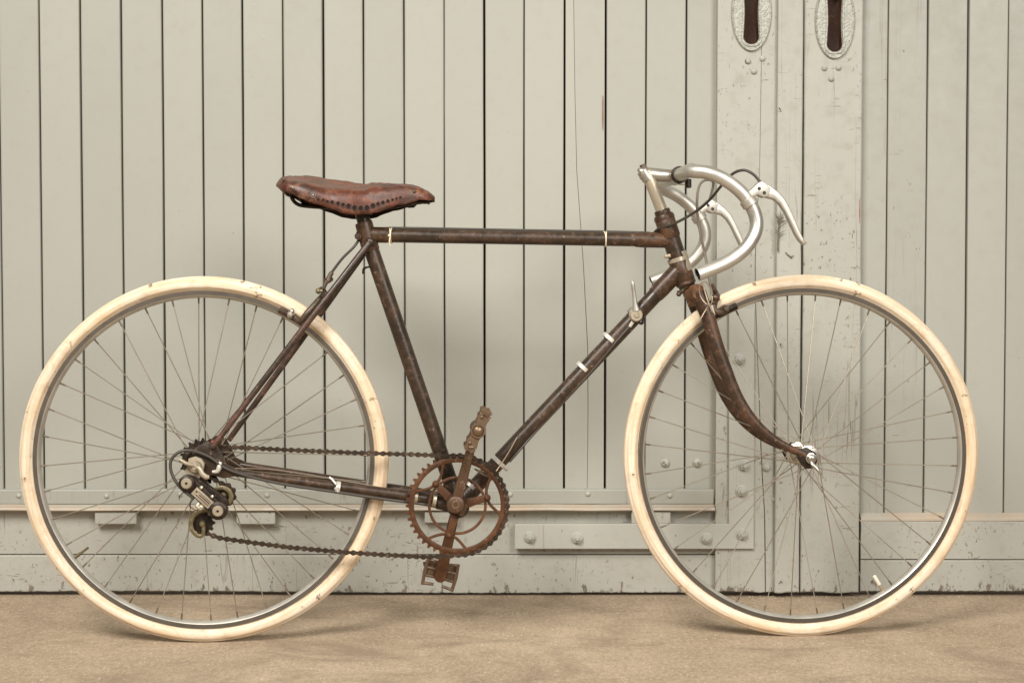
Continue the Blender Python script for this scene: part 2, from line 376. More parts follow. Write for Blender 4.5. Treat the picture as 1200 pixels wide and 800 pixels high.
M_PLATE = rusty('grimy_alloy', (0.40, 0.34, 0.25), (0.22, 0.155, 0.095), (0.60, 0.53, 0.42), 0.42, 0.5, 0.36, 1.5)
M_GRIT = plain('grit', (0.34, 0.26, 0.175), 0.9, 0, 0.5)
M_SPRIG = plain('dry_sprig', (0.15, 0.128, 0.078), 0.85, 0, 0.4)
M_RED = plain('red_enamel', (0.32, 0.035, 0.018), 0.45)

def ornament():
    t = NT('cast_ornament_paint'); co = t.coord()
    v = t.voro(t.coord((1, 1, 0.8)), 95, 'SMOOTH_F1'); rg = t.math('SINE', t.math('MULTIPLY', v, 24.0)); n1 = t.noise(co, 160, 3)
    c = t.mix(t.ramp(n1, 0.60, 0.72, 0, 0.45), (0.41, 0.40, 0.345), (0.20, 0.16, 0.115))
    nb = t.bump(rg, 0.55, 0.0012); nb = t.bump(n1, 0.2, 0.0006, nb)
    return t.out(c, 0.45, 0, nb, 0.4)
M_ORN = ornament()

# ------------------------------------------------------------------ ground
YD = CAM_H / (-(ray(600, 697).z) / ray(600, 697).y)       # distance of the doors
g = MB(); nx, ny = 60, 40
for j in range(ny + 1):
    for i in range(nx + 1):
        x = -6 + 12*i/nx; y = -2.5 + (YD + 3.0)*j/ny
        g.v.append(Vector((x, y, 0.0)))
for j in range(ny):
    for i in range(nx): a = j*(nx+1) + i; g.f.append((a, a+1, a+nx+2, a+nx+1)); g.m.append(0)
ground = part('ground', g, M_CONC)
tag(ground, 'brown worn concrete ground in front of the doors', 'ground', kind='structure')

# ------------------------------------------------------------------ the two painted door leaves
MD = Matrix.Translation((0, YD, 0))
def dp(u, v, dep=0.0):
    p = unproj(MD, u, v, -dep); return p.x, p.z
ZTOP = 2.15
SEAM = dp(939.3, 300)[0]
left_root = empty('wooden_door', None, Matrix.Translation((dp(500, 400)[0], YD, 0)))
tag(left_root, 'cream boarded door leaf with bolted corner iron, ledge and small blocks behind the bicycle', 'door', kind='thing')
right_root = empty('wooden_door', None, Matrix.Translation((dp(1040, 400)[0], YD, 0)))
tag(right_root, 'cream boarded door leaf with a wide chipped stile and plain bottom rail', 'door', kind='thing')
class D:                                       # geometry in door coordinates, shifted to the leaf's own origin
    def __init__(s, root): s.root = root; s.x0 = root.location.x
    def put(s, name, mb, mat, smooth=12):
        for p in mb.v: p.x -= s.x0
        return part(name, mb, mat, s.root, None, smooth)
DL, DR = D(left_root), D(right_root)

def edge_line(x0, z0, x1, z1, k, j):
    """a nearly straight board edge with small unevenness"""
    out = []; w1 = random.uniform(0, 6.28); w2 = random.uniform(0, 6.28)
    for i in range(k):
        t = i / k; d = math.sin(w1 + 5*t)*0.5 + math.sin(w2 + 13*t)*0.3 + random.uniform(-.25, .25)
        L = math.hypot(x1-x0, z1-z0); nx_, nz_ = -(z1-z0)/L, (x1-x0)/L
        f = 0 if i == 0 else 1
        out.append((x0 + (x1-x0)*t + nx_*d*j*f, z0 + (z1-z0)*t + nz_*d*j*f))
    return out
def board(x0a, x0b, x1a, x1b, z0, z1, y0, y1, bev=0.0022, j=0.0007, k=14, jb=None):
    """x0a/x1a: edges at the foot, x0b/x1b: at the head"""
    o = edge_line(x0a, z0, x1a, z0, 10 if x1a - x0a < 1 else 260, jb if jb is not None else j*0.5) + edge_line(x1a, z0, x1b, z1, k, j) + edge_line(x1b, z1, x0b, z1, 3, j) + edge_line(x0b, z1, x0a, z0, k, j)
    return prism(MB(), o, y0, y1, bev)

# vertical planks of the first leaf
gaps = [46.9, 94.8, 142.7, 190.8, 237.9, 284.7, 331.6, 379.0, 426.0, 473.6, 520.6, 567.6, 614.2, 661.6, 709.7, 756.8, 804.1]
gapw = [3.0, 2.4, 3.2, 2.9, 2.4, 2.9, 2.6, 3.0, 2.1, 2.3, 1.9, 3.2, 2.4, 3.6, 3.9, 2.2, 2.6]
pitch = 47.5
xs = [(dp(-pitch*k, 150)[0], 2.6) for k in range(7, 0, -1)] + [(dp(-0.5, 150)[0], 2.6)] + [(dp(u, 150)[0], gw) for u, gw in zip(gaps, gapw)]
xs.append((dp(842, 150)[0], 0))
ZP = dp(600, 577)[1]
px = 1 / (FPX / YD)                            # metres per photo pixel on the door plane
for i in range(len(xs) - 1):
    (xa, ga), (xb, gb) = xs[i], xs[i+1]
    a, b = xa + ga*px*0.33, xb - gb*px*0.33; dy = random.uniform(-0.0012, 0.0012)
    crk = 6.28
    cx = dp(672.5, 0)[0]
    if a < cx < b:                             # the plank that has split along its grain
        line = [(dp(u, v)[0], dp(u, v)[1]) for u, v in ((671.5, -200), (672.3, 0), (673.6, 100), (675.9, 200), (683.8, 310), (686.5, 360), (688.8, 407), (689.3, 480), (688.2, 577))]
        z0 = line[-1][1]
        L = [(a, z0), (line[-1][0] - .0002, z0)] + [(p[0] - .0003 - .0004*(0.5 + 0.5*math.sin(7*q)), p[1]) for q, p in enumerate(line[::-1])][1:] + [(line[0][0] - .0003, ZTOP), (a, ZTOP)]
        Rr = [(b, ZTOP), (line[0][0] + .0003, ZTOP)] + [(p[0] + .0003, p[1]) for p in line] + [(b, z0)]
        DL.put('plank', prism(MB(), L, dy, dy + 0.018, 0.0006), M_PLANK); DL.put('plank', prism(MB(), Rr, dy - .0004, dy + 0.018, 0.0006), M_PLANK)
        continue
    DL.put('plank', board(a, a, b, b, ZP, ZTOP, dy, dy + 0.018, random.uniform(.0022, .0042)), M_PLANK)
mb = MB(); x_l = xs[0][0]; x_r = SEAM
prism(mb, [(x_l, 0.012), (x_r - .004, 0.012), (x_r - .004, ZTOP), (x_l, ZTOP)], 0.0185, 0.034); DL.put('backing_board', mb, M_GAP, 0)

# strip with the dusty drip ledge below the planks
x_e = dp(838, 580, .012)[0]
zs1, zs0 = dp(600, 573, .012)[1], dp(600, 590, .014)[1]
DL.put('ledge_strip', board(x_l, x_l, x_e - .002, x_e, zs0 - .002, zs1, -0.013, 0.012, 0.003, 0.0005), M_PLANKR)
zl = dp(600, 598.5, .034)[1]
prof = [(-0.013, zs0 - .0015), (-0.022, zs0 - .006), (-0.033, zl + .007), (-0.035, zl + .002), (-0.033, zl), (-0.006, zl - .002), (0.010, zl - .002), (0.010, zs0 - .003), (-0.012, zs0 - .003)]
def rail_prof(prof, xa, xb, n=24, j=0.0006):
    m = MB(); k = len(prof)
    for i in range(n + 1):
        x = xa + (xb - xa)*i/n; d = random.uniform(-j, j)
        for (y, z) in prof: m.v.append(Vector((x, y + random.uniform(-j, j)*.5, z + d)))
    for i in range(n):
        for q in range(k): m.f.append((i*k+q, i*k+(q+1) % k, (i+1)*k+(q+1) % k, (i+1)*k+q)); m.m.append(0)
    m.f.append(tuple(range(k))); m.f.append(tuple(range(n*k, n*k+k))); m.m += [0, 0]
    return m
DL.put('drip_ledge', rail_prof(prof, x_l, x_e - .003), M_DUST)
# bottom rails
xr_e = dp(843, 640, .006)[0]
zr = [dp(600, v, .005)[1] for v in (599, 649.0, 649.9, 693.5)]
DL.put('rail', board(x_l, x_l, xr_e, xr_e, zr[1], zs0, -0.005, 0.016, 0.0016, 0.0005, 4), M_RAIL)
DL.put('rail', board(x_l, x_l, xr_e - .001, xr_e - .001, zr[3], zr[2], -0.006, 0.016, 0.0022, 0.0006, 4, 0.0035), M_RAIL)
for (ua, ub, va, vb) in ((111, 160, 598, 614), (277, 322.5, 598, 614), (497.5, 537, 598, 612.5), (740, 786, 598, 613.5)):
    xa, xb = dp(ua, 605, .028)[0], dp(ub, 605, .028)[0]; za = dp(600, vb, .028)[1]
    DL.put('drip_block', board(xa, xa, xb, xb, za, zl - .0025, -0.028, -0.0052, 0.002, 0.0006, 3), M_RAIL)

# stile, astragal and edge moulding of the first leaf, with a pull let into the stile
def loop_oval(cx, cz, a, b, n): return [(cx + a*math.cos(2*math.pi*i/n), cz + b*math.sin(2*math.pi*i/n)) for i in range(n)]
def loop_slot(cx, cz, wbulb, wwaist, h, n):
    """upright slot with swelling ends and a narrower waist"""
    out = []
    for i in range(n):
        an = 2*math.pi*i/n; s = math.sin(an); zz = cz + h*s
        e = abs(s)
        wd = wwaist + (wbulb - wwaist)*min(1, e/0.74)**1.5
        if e > 0.76: q = (e - .76)/.24; wd = wbulb*math.sqrt(max(0, 1 - q*q)) + 1e-5
        out.append((cx + math.copysign(wd, math.cos(an)), zz))
    return out
def slab_with_hole(x0, x1, z0, z1, y0, y1, hole, k=40, j=0.0008, jb=0.003, bev=0.003, right=None):
    o = edge_line(x0, z0, x1, z0, 8, jb) + edge_line(x1, z0, x1, z1, k, j) + edge_line(x1, z1, x0, z1, 3, j) + edge_line(x0, z1, x0, z0, k, j)
    if right: o = edge_line(x0, z0, right[0][0], z0, 8, jb) + right + edge_line(right[-1][0], z1, x0, z1, 3, j) + edge_line(x0, z1, x0, z0, k, j)
    m = prism(MB(), o, y0, y1, bev)
    n = len(o)
    fi = next(i for i, f in enumerate(m.f) if len(f) == n and f[0] == 0)
    front = [m.v[i] for i in m.f[fi]]; m.f.pop(fi); m.m.pop(fi)
    bm = bmesh.new(); A = [bm.verts.new(p) for p in front]; B = [bm.verts.new((p[0], y0, p[1])) for p in hole]
    es = [bm.edges.new((A[i], A[(i+1) % len(A)])) for i in range(len(A))] + [bm.edges.new((B[i], B[(i+1) % len(B)])) for i in range(len(B))]
    bmesh.ops.triangle_fill(bm, use_beauty=True, edges=es, normal=(0, -1, 0))
    bm.verts.index_update()
    m.add([vv.co.copy() for vv in bm.verts], [tuple(vv.index for vv in f.verts) for f in bm.faces]); bm.free()
    return m
def pull(dr, cx, cz, a, b, wb, ww, h, y_face):
    """oval cast surround with a deep slot"""
    n = 64; m = MB(); slot = loop_slot(cx, cz, wb, ww, h, n); L = []
    def ov(k, y): return [Vector((p[0], y, p[1])) for p in loop_oval(cx, cz, a*k, b*(1 - (1-k)*a/b), n)]
    def sl(g_, y): return [Vector((p[0] + math.copysign(g_, p[0] - cx), y, p[1] + g_*((p[1]-cz)/h))) for p in slot]
    L = [ov(1.0, y_face + .001), ov(.985, y_face - .004), ov(.95, y_face - .0062), ov(.91, y_face - .0055), ov(.89, y_face - .0035), ov(.80, y_face - .0040),
         sl(.0055, y_face - .0040), sl(.0045, y_face - .0062), sl(.0018, y_face - .0064), sl(.0002, y_face - .0040), sl(-.0001, y_face + .012)]
    for q in L: m.v += q
    for r_ in range(len(L) - 1):
        for i in range(n): m.f.append((r_*n+i, r_*n+(i+1) % n, (r_+1)*n+(i+1) % n, (r_+1)*n+i)); m.m.append(0)
    o = dr.put('pull_surround', m, M_ORN, 50)
    c = MB(); A = sl(-.0003, y_face - .001); B = [Vector((cx + (p.x - cx)*.93, y_face + .026, cz + (p.z - cz)*.97)) for p in A]; C = [Vector((cx + (p.x - cx)*.5, y_face + .031, cz + (p.z - cz)*.9)) for p in A]
    c.v = A + B + C
    for r_ in range(2):
        for i in range(n): c.f.append((r_*n+i, r_*n+(i+1) % n, (r_+1)*n+(i+1) % n, (r_+1)*n+i)); c.m.append(0)
    c.f.append(tuple(range(2*n, 3*n))); c.m.append(0)
    k = dr.put('pull_cup', c, M_CUP, 50); k.parent = o
    return slot
YST = -0.022                                    # face of the stiles
def stile_x(u, v=300): return dp(u, v, -YST)[0]
zb = dp(900, 693, .02)[1]
xa, xb = stile_x(840), stile_x(909.2)
cxl = stile_x(880.5, 10); czl = dp(880, 15, .022)[1]
slotL = loop_slot(cxl, czl, 9.0*px, 7.7*px, 36.5*px, 64)
split = [(897.0, 690), (896.6, 640), (896.0, 600), (893.5, 560), (892.0, 530), (890.5, 490), (889, 450), (887, 400), (885.3, 350), (885, 310), (886.5, 260), (889.8, 215), (890.8, 170), (891.6, 120), (892.3, 70), (892.6, 0), (892.6, -300)]
spl = [(dp(u, v, .022)[0], dp(u, v, .022)[1]) for u, v in split]; spl[0] = (spl[0][0], zb); spl[-1] = (spl[-1][0], ZTOP)
half_gap = [.0016, .0017, .0013, .0012, .0014, .0010, .0006, .0006, .0010, .0010, .0008, .0003, .0003, .0003, .0003, .0002, .0002]
DL.put('stile', slab_with_hole(xa, xb, zb, ZTOP, YST, 0.016, slotL, jb=.003, bev=.0012, right=[(p[0] - h_*.5, p[1]) for p, h_ in zip(spl, half_gap)]), M_STILE)
o = [(p[0] + h_*.5, p[1]) for p, h_ in zip(spl, half_gap)]; o = o + [(xb, ZTOP)] + edge_line(xb, ZTOP, xb, zb, 40, .0008)[1:] + [(xb, zb + .001)]
DL.put('stile_strip', prism(MB(), o[::-1], YST - .0006, 0.016, .0012), M_STILE)
pull(DL, cxl, czl, 23.4*px, 45*px, 9.0*px, 7.7*px, 36.5*px, YST)
xa2, xb2 = dp(909.9, 300, .034)[0], dp(939.1, 300, .034)[0]
DL.put('astragal', board(xa2, xa2, xb2, xb2, zb + .001, ZTOP, -0.036, 0.010, 0.0035, 0.0010, 44, 0.003), M_STILE)
# corner iron: one L-shaped plate with its bolts
P_ = lambda u, v: dp(u, v, .030)
ironv = [P_(603, 643), P_(883.5, 643), P_(884.5, 362), P_(854, 362), P_(854, 613.5), P_(603, 613.5)]
ir = prism(MB(), ironv, -0.0305, -0.0222, 0.0018)
# the horizontal arm lies on the rail, the upright arm on the stile; a packing piece carries the arm where the rail is set back
pk = MB(); prism(pk, [P_(604, 642), (xr_e, P_(604, 642)[1]), (xr_e, P_(604, 614.5)[1]), P_(604, 614.5)], -0.0221, -0.0052, 0.0)
DL.put('corner_iron', ir, M_IRON); DL.put('packing_strip', pk, M_RAIL)

def hex_bolt():
    m = MB(); lathe(m, [(0, 0.001), (.0118, 0.001), (.0118, -.0018), (.0108, -.0024), (0, -.0024)], (0, 0, 0), (0, 1, 0), 24)
    prism(m, [(0.0090*math.cos(R(60*i + 12)), 0.0090*math.sin(R(60*i + 12))) for i in range(6)], -.0085, -.0022, .001)
    lathe(m, [(0, -.0135), (.0030, -.0133), (.0042, -.0122), (.0045, -.0080)], (0, 0, 0), (0, 1, 0), 14)
    return m.mesh('hex_bolt', M_IRON, 35)
def dome(name, r, mat):
    m = MB(); lathe(m, [(0, -r*.80), (r*.35, -r*.74), (r*.7, -r*.54), (r*.92, -r*.24), (r, .001)], (0, 0, 0), (0, 1, 0), 18); return m.mesh(name, mat, 60)
HEX = hex_bolt(); [setattr(v_, 'co', v_.co*1.12) for v_ in HEX.vertices]; DOME = dome('dome_bolt', .0105, M_IRON); DOMES = dome('rivet', .0068, M_IRON); STUD = dome('stud', .0058, M_IRON)
def stick(dr, name, mesh, u, v, y):
    x, z = dp(u, v, -y); o = link(name, mesh, dr.root, Matrix.Translation((x - dr.x0, y, z)) @ Matrix.Rotation(random.uniform(0, 6), 4, 'Y')); return o
for u, v in ((621, 629), (676.5, 630), (827.5, 630.5), (869.5, 625.5), (869, 575), (872, 545), (866, 420.5)): stick(DL, 'hex_bolt', HEX, u, v, -.0303)
for u, v in ((779.5, 542), (817, 542)): stick(DL, 'dome_bolt', DOME, u, v, 0.0)
stick(DL, 'dome_bolt', DOME, 898, 547, YST); stick(DL, 'stud', STUD, 907, 585, YST)
for u, v in ((22, 580.5), (125, 581), (211, 579), (313, 580), (689, 578.5), (785, 580.5), (598, 579)): stick(DL, 'stud', STUD, u, v, -.0128)
for u, v in ((876.5, 72), (893.5, 69), (883.5, 84)): stick(DL, 'rivet', DOMES, u, v, YST)
def screw():
    m = MB(); lathe(m, [(0, -.0002), (.0022, -.0002), (.0030, -.0008), (.0046, -.0011), (.0052, .001)], (0, 0, 0), (0, 1, 0), 16)
    prism(m, [(-.0042, -.0006), (.0042, -.0006), (.0042, .0006), (-.0042, .0006)], -.0013, 0, 0, 1); return m.mesh('screw', [M_IRON, M_HOLE_SHADE], 40)  # the slot is a black bar, its shade put into the colour
SCREW = screw()
for u, v in ((914, 128.5), (915, 404.5), (914.5, 682)): stick(DL, 'screw', SCREW, u, v, -.0362)

# second leaf: stile, planks, rails
xa, xb = dp(939.6, 300, .022)[0], dp(1009.5, 300, .022)[0]
cxr = dp(978, 10, .022)[0]; czr = dp(978, 24, .022)[1]
slotR = loop_slot(cxr, czr, 8.9*px, 7.6*px, 36.5*px, 64)
DR.put('stile', slab_with_hole(xa + .0012, xb, zb - .001, ZTOP, YST - .001, 0.016, slotR, jb=.0035, j=.0016, k=70), M_STILE)
pull(DR, cxr, czr, 23.2*px, 45*px, 8.9*px, 7.6*px, 36.5*px, YST - .001)
for u, v in ((966, 80), (982.5, 79.5), (974, 92.5)): stick(DR, 'rivet', DOMES, u, v, YST - .001)
g2 = [(1005, 0, 1005)] + [(a, gw, b) for a, gw, b in ((1041.9, 1.9, 1038.7), (1087.9, 2.6, 1085.0), (1134.7, 3.0, 1132.6), (1181.8, 2.4, 1179.2))] + [(1181.8 + pitch*k, 2.6, 1179.2 + pitch*k*.998) for k in range(1, 13)]
ZP2 = dp(1100, 603)[1]
for i in range(len(g2) - 1):
    (ua, ga, _), (ub, gb, _) = g2[i], g2[i+1]
    a = dp(ua, 0)[0] + ga*px*.33; b = dp(ub, 0)[0] - gb*px*.33
    a2 = dp(g2[i][2], 330)[0] + ga*px*.33; b2 = dp(g2[i+1][2], 330)[0] - gb*px*.33
    dy = random.uniform(-.0012, .0012)
    DR.put('plank', board(a2, a, b2, b, ZP2, ZTOP, dy, dy + .018, .0024), M_PLANKR if i < 2 else M_PLANK)
x_rr = dp(g2[-1][0], 300)[0]
mb = MB(); prism(mb, [(SEAM + .002, 0.012), (x_rr, 0.012), (x_rr, ZTOP), (SEAM + .002, ZTOP)], 0.0185, 0.034); DR.put('backing_board', mb, M_GAP, 0)
xra = dp(1008.5, 640, .012)[0]
z_a, z_b, z_c, z_d, z_e = dp(1100, 600.5, 0)[1], dp(1100, 608, .014)[1], dp(1100, 654.9, .014)[1], dp(1100, 655.7, .012)[1], dp(1100, 692.5, .012)[1]
prof = [(-0.0015, z_a), (-0.012, z_b + .004), (-0.0152, z_b), (-0.0152, z_b - .004), (0.010, z_b - .004), (0.010, z_a)]
DR.put('rail_cap', rail_prof(prof, xra, x_rr), M_DUST)
DR.put('rail', board(xra, xra, x_rr, x_rr, z_c, z_b - .0045, -0.0145, 0.016, 0.0016, 0.0006, 4), M_RAIL)
DR.put('rail', board(xra, xra, x_rr, x_rr, z_e, z_d, -0.0125, 0.016, 0.0022, 0.0007, 4, .003), M_RAIL)

# grit and crumbs swept against the foot of the doors and strewn thinly over the concrete
gr_ = MB(); rg = random.Random(3)
for i in range(2600):
    x = rg.uniform(-1.9, 1.9)
    if i < 1300: y = YD - .012 - abs(rg.gauss(0, .018)) - .002; r = rg.uniform(.0008, .0028)
    else: y = YD - .02 - rg.random()*1.3; r = rg.uniform(.0005, .0017) if rg.random() < .97 else rg.uniform(.002, .0034)
    c = Vector((x, y, r*.35)); a0 = rg.uniform(0, 6.28); V = [c + Vector((0, 0, r*rg.uniform(.5, .9)))]
    V += [c + Vector((math.cos(a0 + q*1.2566)*r*rg.uniform(.7, 1.3), math.sin(a0 + q*1.2566)*r*rg.uniform(.7, 1.3), -r*.3)) for q in range(5)]
    gr_.add(V, [(0, q + 1, (q + 1) % 5 + 1) for q in range(5)])
tag(part('grit', gr_, M_GRIT, None, None, 0), 'loose grit and crumbs on the concrete along the foot of the doors', 'grit', kind='stuff')

M_PRIMER = plain('red_primer', (0.27, 0.125, 0.075), 0.7, 0, 0.3)
for dr, y_, us in ((DL, -.0018, ((705.6, 112, 152), 1.7)), (DR, YST - .0012, ((1006.6, 232, 262), 1.6))):
    (u0, va, vb), wpx = us; L_ = []; R_ = []
    for q in range(9):
        v = va + (vb - va)*q/8; wq = wpx*(.25 + .75*math.sin(math.pi*q/8))*random.uniform(.6, 1.1); x_, z_ = dp(u0 + 1.0, v, -y_)
        L_.append((x_ - wq*px*.6, z_)); R_.append((x_ + wq*px*.4, z_))
    dr.put('flaked_patch', prism(MB(), L_ + R_[::-1], y_, y_ + .0012), M_PRIMER, 0)

# dry sprig caught in the joint beside the stile
sp = MB(); Q = lambda u, v, d=.040: Vector((dp(u, v, d)[0], YD - d, dp(u, v, d)[1]))
tube(sp, spline([Q(911.5, 294), Q(912, 280), Q(912.5, 268), Q(915, 258), Q(917.5, 250)], 4), [.0022, .0018, .0013, .0010, .0005], 6)
for i in range(26):
    t = random.random(); b0 = Q(911.5 + 3*t, 284 - 28*t); an = random.uniform(-1.0, 1.25); Ln = random.uniform(.008, .024)
    e = b0 + Vector((math.sin(an)*Ln, random.uniform(-.006, .003), math.cos(an)*Ln)); tube(sp, [b0, (b0+e)/2 + Vector((0, 0, .002)), e], [.0008, .0007, .0003], 4)
for a_, b_ in (((920.5, 295.5), (926, 300.5)), ((926, 300.5), (930.5, 299.3)), ((924, 298.5), (928.5, 303))):
    tube(sp, [Q(*a_, .0375), Q((a_[0]+b_[0])/2, (a_[1]+b_[1])/2 + .5, .039), Q(*b_, .0375)], [.0009, .0012, .0004], 5)
so = part('sprig', sp, M_SPRIG)
tag(so, 'dry green brown sprig caught in the door joint below the brake lever', 'sprig')

# ------------------------------------------------------------------ the bicycle
# frame plane: stands slightly askew to the doors; front end steered a few degrees toward them
D_REAR = 2.68; YAW = R(2.6)
hub0 = CAMP + ray(240.5, 538.5) * D_REAR
TH = Matrix.Rotation(YAW, 4, 'Z')
MBK = Matrix.Translation((hub0.x, hub0.y, 0)) @ TH       # bicycle origin: on the ground under the rear axle
bike = empty('bicycle', None, MBK)
tag(bike, 'old brown racing bicycle with cream tyres, leather saddle and drop handlebar', 'bicycle')
def B(u, v, yo=0.0): return unproj(MBK, u, v, yo)
# steering axis through the head tube
h_top, h_bot = B(779, 257), B(803.5, 331); axis = (h_top - h_bot).normalized()
STEER = R(2.6); BAR = R(5.0)                            # the bar is clamped a little out of line with the wheel
MS = Matrix.Translation(h_bot) @ Matrix.Rotation(STEER, 4, axis) @ Matrix.Translation(-h_bot)
MB2 = Matrix.Translation(h_bot) @ Matrix.Rotation(BAR, 4, axis) @ Matrix.Translation(-h_bot)
MF = MBK @ MS; MH = MBK @ MB2
def Fp(u, v, yo=0.0): return unproj(MF, u, v, yo)
def Hp(u, v, yo=0.0): return unproj(MH, u, v, yo)
def pxm(p_world_depth): return p_world_depth / FPX
BPX = 2.68 / FPX                                          # metres per pixel at the frame
Yv = Vector((0, 1, 0))
R_W = 0.3365
HUB_R = B(240.5, 538.5); HUB_F = Fp(940.5, 533.3)
R_RW = HUB_R.z; 
RF_top = Fp(940, 321.8); RF_bot = Fp(940, 744.8)

# ---- wheels
def wheel(parent, M, Ro, rear):
    name = 'wheel'
    we = empty(name, parent, M)
    # tyre: tubular, slightly higher than wide, a little uneven
    tm = MB(); n = 200; k = 32; ph = random.uniform(0, 6)
    rt = 0.0140; rc = Ro - 0.0142
    for i in range(n):
        an = 2*math.pi*i/n; wv = 0.0006*math.sin(3*an + ph) + 0.0004*math.sin(7*an + 2*ph) + random.uniform(-.00012, .00012)
        for j in range(k):
            b = 2*math.pi*j/k; cr = math.cos(b)
            r = rc + wv + (0.0142 if cr > 0 else 0.0135)*cr; y = rt*math.sin(b)
            if j in (20, 28): sc_ = .87; r = rc + wv + (r - rc - wv)*sc_; y *= sc_      # creases where the tread strip meets the casing
            tm.v.append(Vector((r*math.cos(an), y, r*math.sin(an))))
    for i in range(n):
        for j in range(k): tm.f.append((i*k+j, i*k+(j+1) % k, ((i+1) % n)*k+(j+1) % k, ((i+1) % n)*k+j)); tm.m.append(0)
    ty = part('tyre', tm, M_TYRE2 if rear else M_TYRE, we, None, 60)
    # rim
    re = Ro - 0.0262                                     # rim edge
    rm = MB(); hw = 0.0100
    prof = [(re - .004, 0), (re - .0015, -hw*.7), (re, -hw + .001), (re - .0004, -hw), (re - .0080, -hw + .0003), (re - .0094, -hw + .0014), (re - .0125, -hw*.45), (re - .0134, 0)]
    prof = prof + [(r_, -y_) for r_, y_ in prof[-2:0:-1]]
    V = []; 
    lathe(rm, prof, (0, 0, 0), Yv, 144, True)
    npf = len(prof)
    for fi in range(len(rm.f)):
        q = fi % npf
        if q in (3, npf - 5): rm.m[fi] = 1
    rim = part('rim', rm, [M_RIM, M_TRACK if rear else M_TRACKD], we, None, 35)
    # hub
    hb = MB(); fl_r = 0.0215 if not rear else 0.0225
    fy = (-0.035, 0.035) if not rear else (-0.018, 0.036)
    lathe(hb, [(0, fy[0] - .014), (.0075, fy[0] - .013), (.008, fy[0] - .004), (fl_r - .004, fy[0] - .0026), (fl_r, fy[0] - .0016), (fl_r, fy[0] + .0016), (fl_r - .006, fy[0] + .003), (.0135, fy[0] + .006), (.0120, 0),
               (.0135, fy[1] - .006), (fl_r - .006, fy[1] - .003), (fl_r, fy[1] - .0016), (fl_r, fy[1] + .0016), (fl_r - .004, fy[1] + .0026), (.008, fy[1] + .004), (.0075, fy[1] + .013), (0, fy[1] + .014)], (0, 0, 0), Yv, 32)
    part('hub', hb, M_CHROME if not rear else M_BRAKE, we, None, 40)
    # spokes: 36, three-cross; two sides, leading and trailing; nipple at the rim
    rr = re - 0.0126; r0 = random.uniform(0, .1)
    for side in (0, 1):
        for lead in (1, -1):
            sm = MB(); A = Vector((0, fy[side] * 1.0, 0)); off = R(61) * lead
            p0 = Vector(((fl_r - .0028)*math.cos(off), fy[side] + (0.002 if lead > 0 else -0.002)*(1 if side else -1), (fl_r - .0028)*math.sin(off)))
            p1 = Vector((rr + .001, fy[side]*0.04, 0))
            d = (p1 - p0).normalized(); pn = p1 - d * .013
            tube(sm, [p0, pn], .00090, 6); tube(sm, [pn, pn + d*.003, p1 - d*.002, p1], [.0010, .0016, .0017, .0022], 8, mi=1)
            ball(sm, p0, .0019, 6)
            me = sm.mesh('spoke', [M_SPOKE, M_NIPPLE], 40)
            for q in range(9):
                base = q * 40 + side*10 + (20 if lead < 0 else 0)
                link('spoke', me, we, Matrix.Rotation(-R(base) - r0 + R(random.uniform(-.5, .5)), 4, 'Y'))
    return we, rr
wr, rr_r = wheel(bike, Matrix.Translation(HUB_R), R_RW, True)
R_FW = (RF_top - RF_bot).length / 2
wf, rr_f = wheel(bike, MS @ Matrix.Translation(HUB_F), R_FW, False)
wr['label'] = 'rear wheel with scuffed cream tyre'; wf['label'] = 'front wheel with cleaner cream tyre'
def valve(we, p, cen, white):
    d = Vector(cen - p); d.y = 0; d.normalize(); m = MB(); m2 = MB()
    tube(m, [p - d*.006, p + d*.012, p + d*.0125, p + d*.030], [.0036, .0030, .0024, .0022], 10)
    o = part('valve', m, M_OLIVE if not white else M_WIRE, we)
    if white: tube(m2, [p + d*.012, p + d*.0135, p + d*.032, p + d*.033], [.0034, .0042, .0036, .002], 10); part('valve_cap', m2, M_CAPW, we)
vr = B(89, 652) - HUB_R; valve(wr, vr.normalized() * (rr_r - .001), Vector((0, 0, 0)), False)
vf = Fp(1036, 694) - HUB_F; valve(wf, vf.normalized() * (rr_f - .001), Vector((0, 0, 0)), True)

# ---- frame: an Empty-rooted part of tubes and lugs
frame = empty('frame', bike)
bb = B(537, 591)
st_top, st_b = B(430.5, 279), bb
def ftube(name, pts, r, mat=M_FRAME, n=20, parent=frame, **kw): return part(name, tube(MB(), pts, r, n, **kw), mat, parent)
ftube('seat_tube', [B(429.5, 276), bb], .0142)
tt0, tt1 = B(431, 275.7), B(783, 281.5)
ftube('top_tube', [tt0, tt1], .0127)
dt0, dt1 = B(800, 311.5), bb
ftube('down_tube', [dt0, dt1], .0146)
m = MB(); tube(m, [h_top + axis*.001, h_bot - axis*.001], .0168, 24); part('head_tube', m, M_FRAME, frame)
# lugs
def sleeve(m, p, d, L, r): d = Vector(d).normalized(); tube(m, [p, p + d*(L*.8), p + d*L], [r, r, r - .0012], 20)
for c, L, a_, d_, L2, r2 in ((h_top - axis*.010, .038, tt1, tt0 - tt1, .062, .0146), (h_bot + axis*.034, .046, dt0, dt1 - dt0, .075, .0168)):
    lg = MB(); sleeve(lg, a_, d_, L2, r2); tube(lg, [c + axis*.014, c + axis*.012, c - axis*(L - .014), c - axis*(L - .011)], [.0175, .0190, .0190, .0175], 24); part('head_lug', lg, M_LUG, frame)
lg = MB(); sdir = (B(429.5, 276) - bb).normalized()
s0 = B(426.5, 262.5); tube(lg, [s0 + sdir*.004, s0, B(434.5, 293), B(435, 294.5)], [.0152, .0164, .0164, .0152], 20)
sleeve(lg, B(428, 275), tt1 - tt0, .048, .0147)
tube(lg, [B(419.5, 277, -.018), B(419.5, 277, .018)], .0062, 14); tube(lg, [B(419.5, 277), B(430, 272)], .0085, 12)
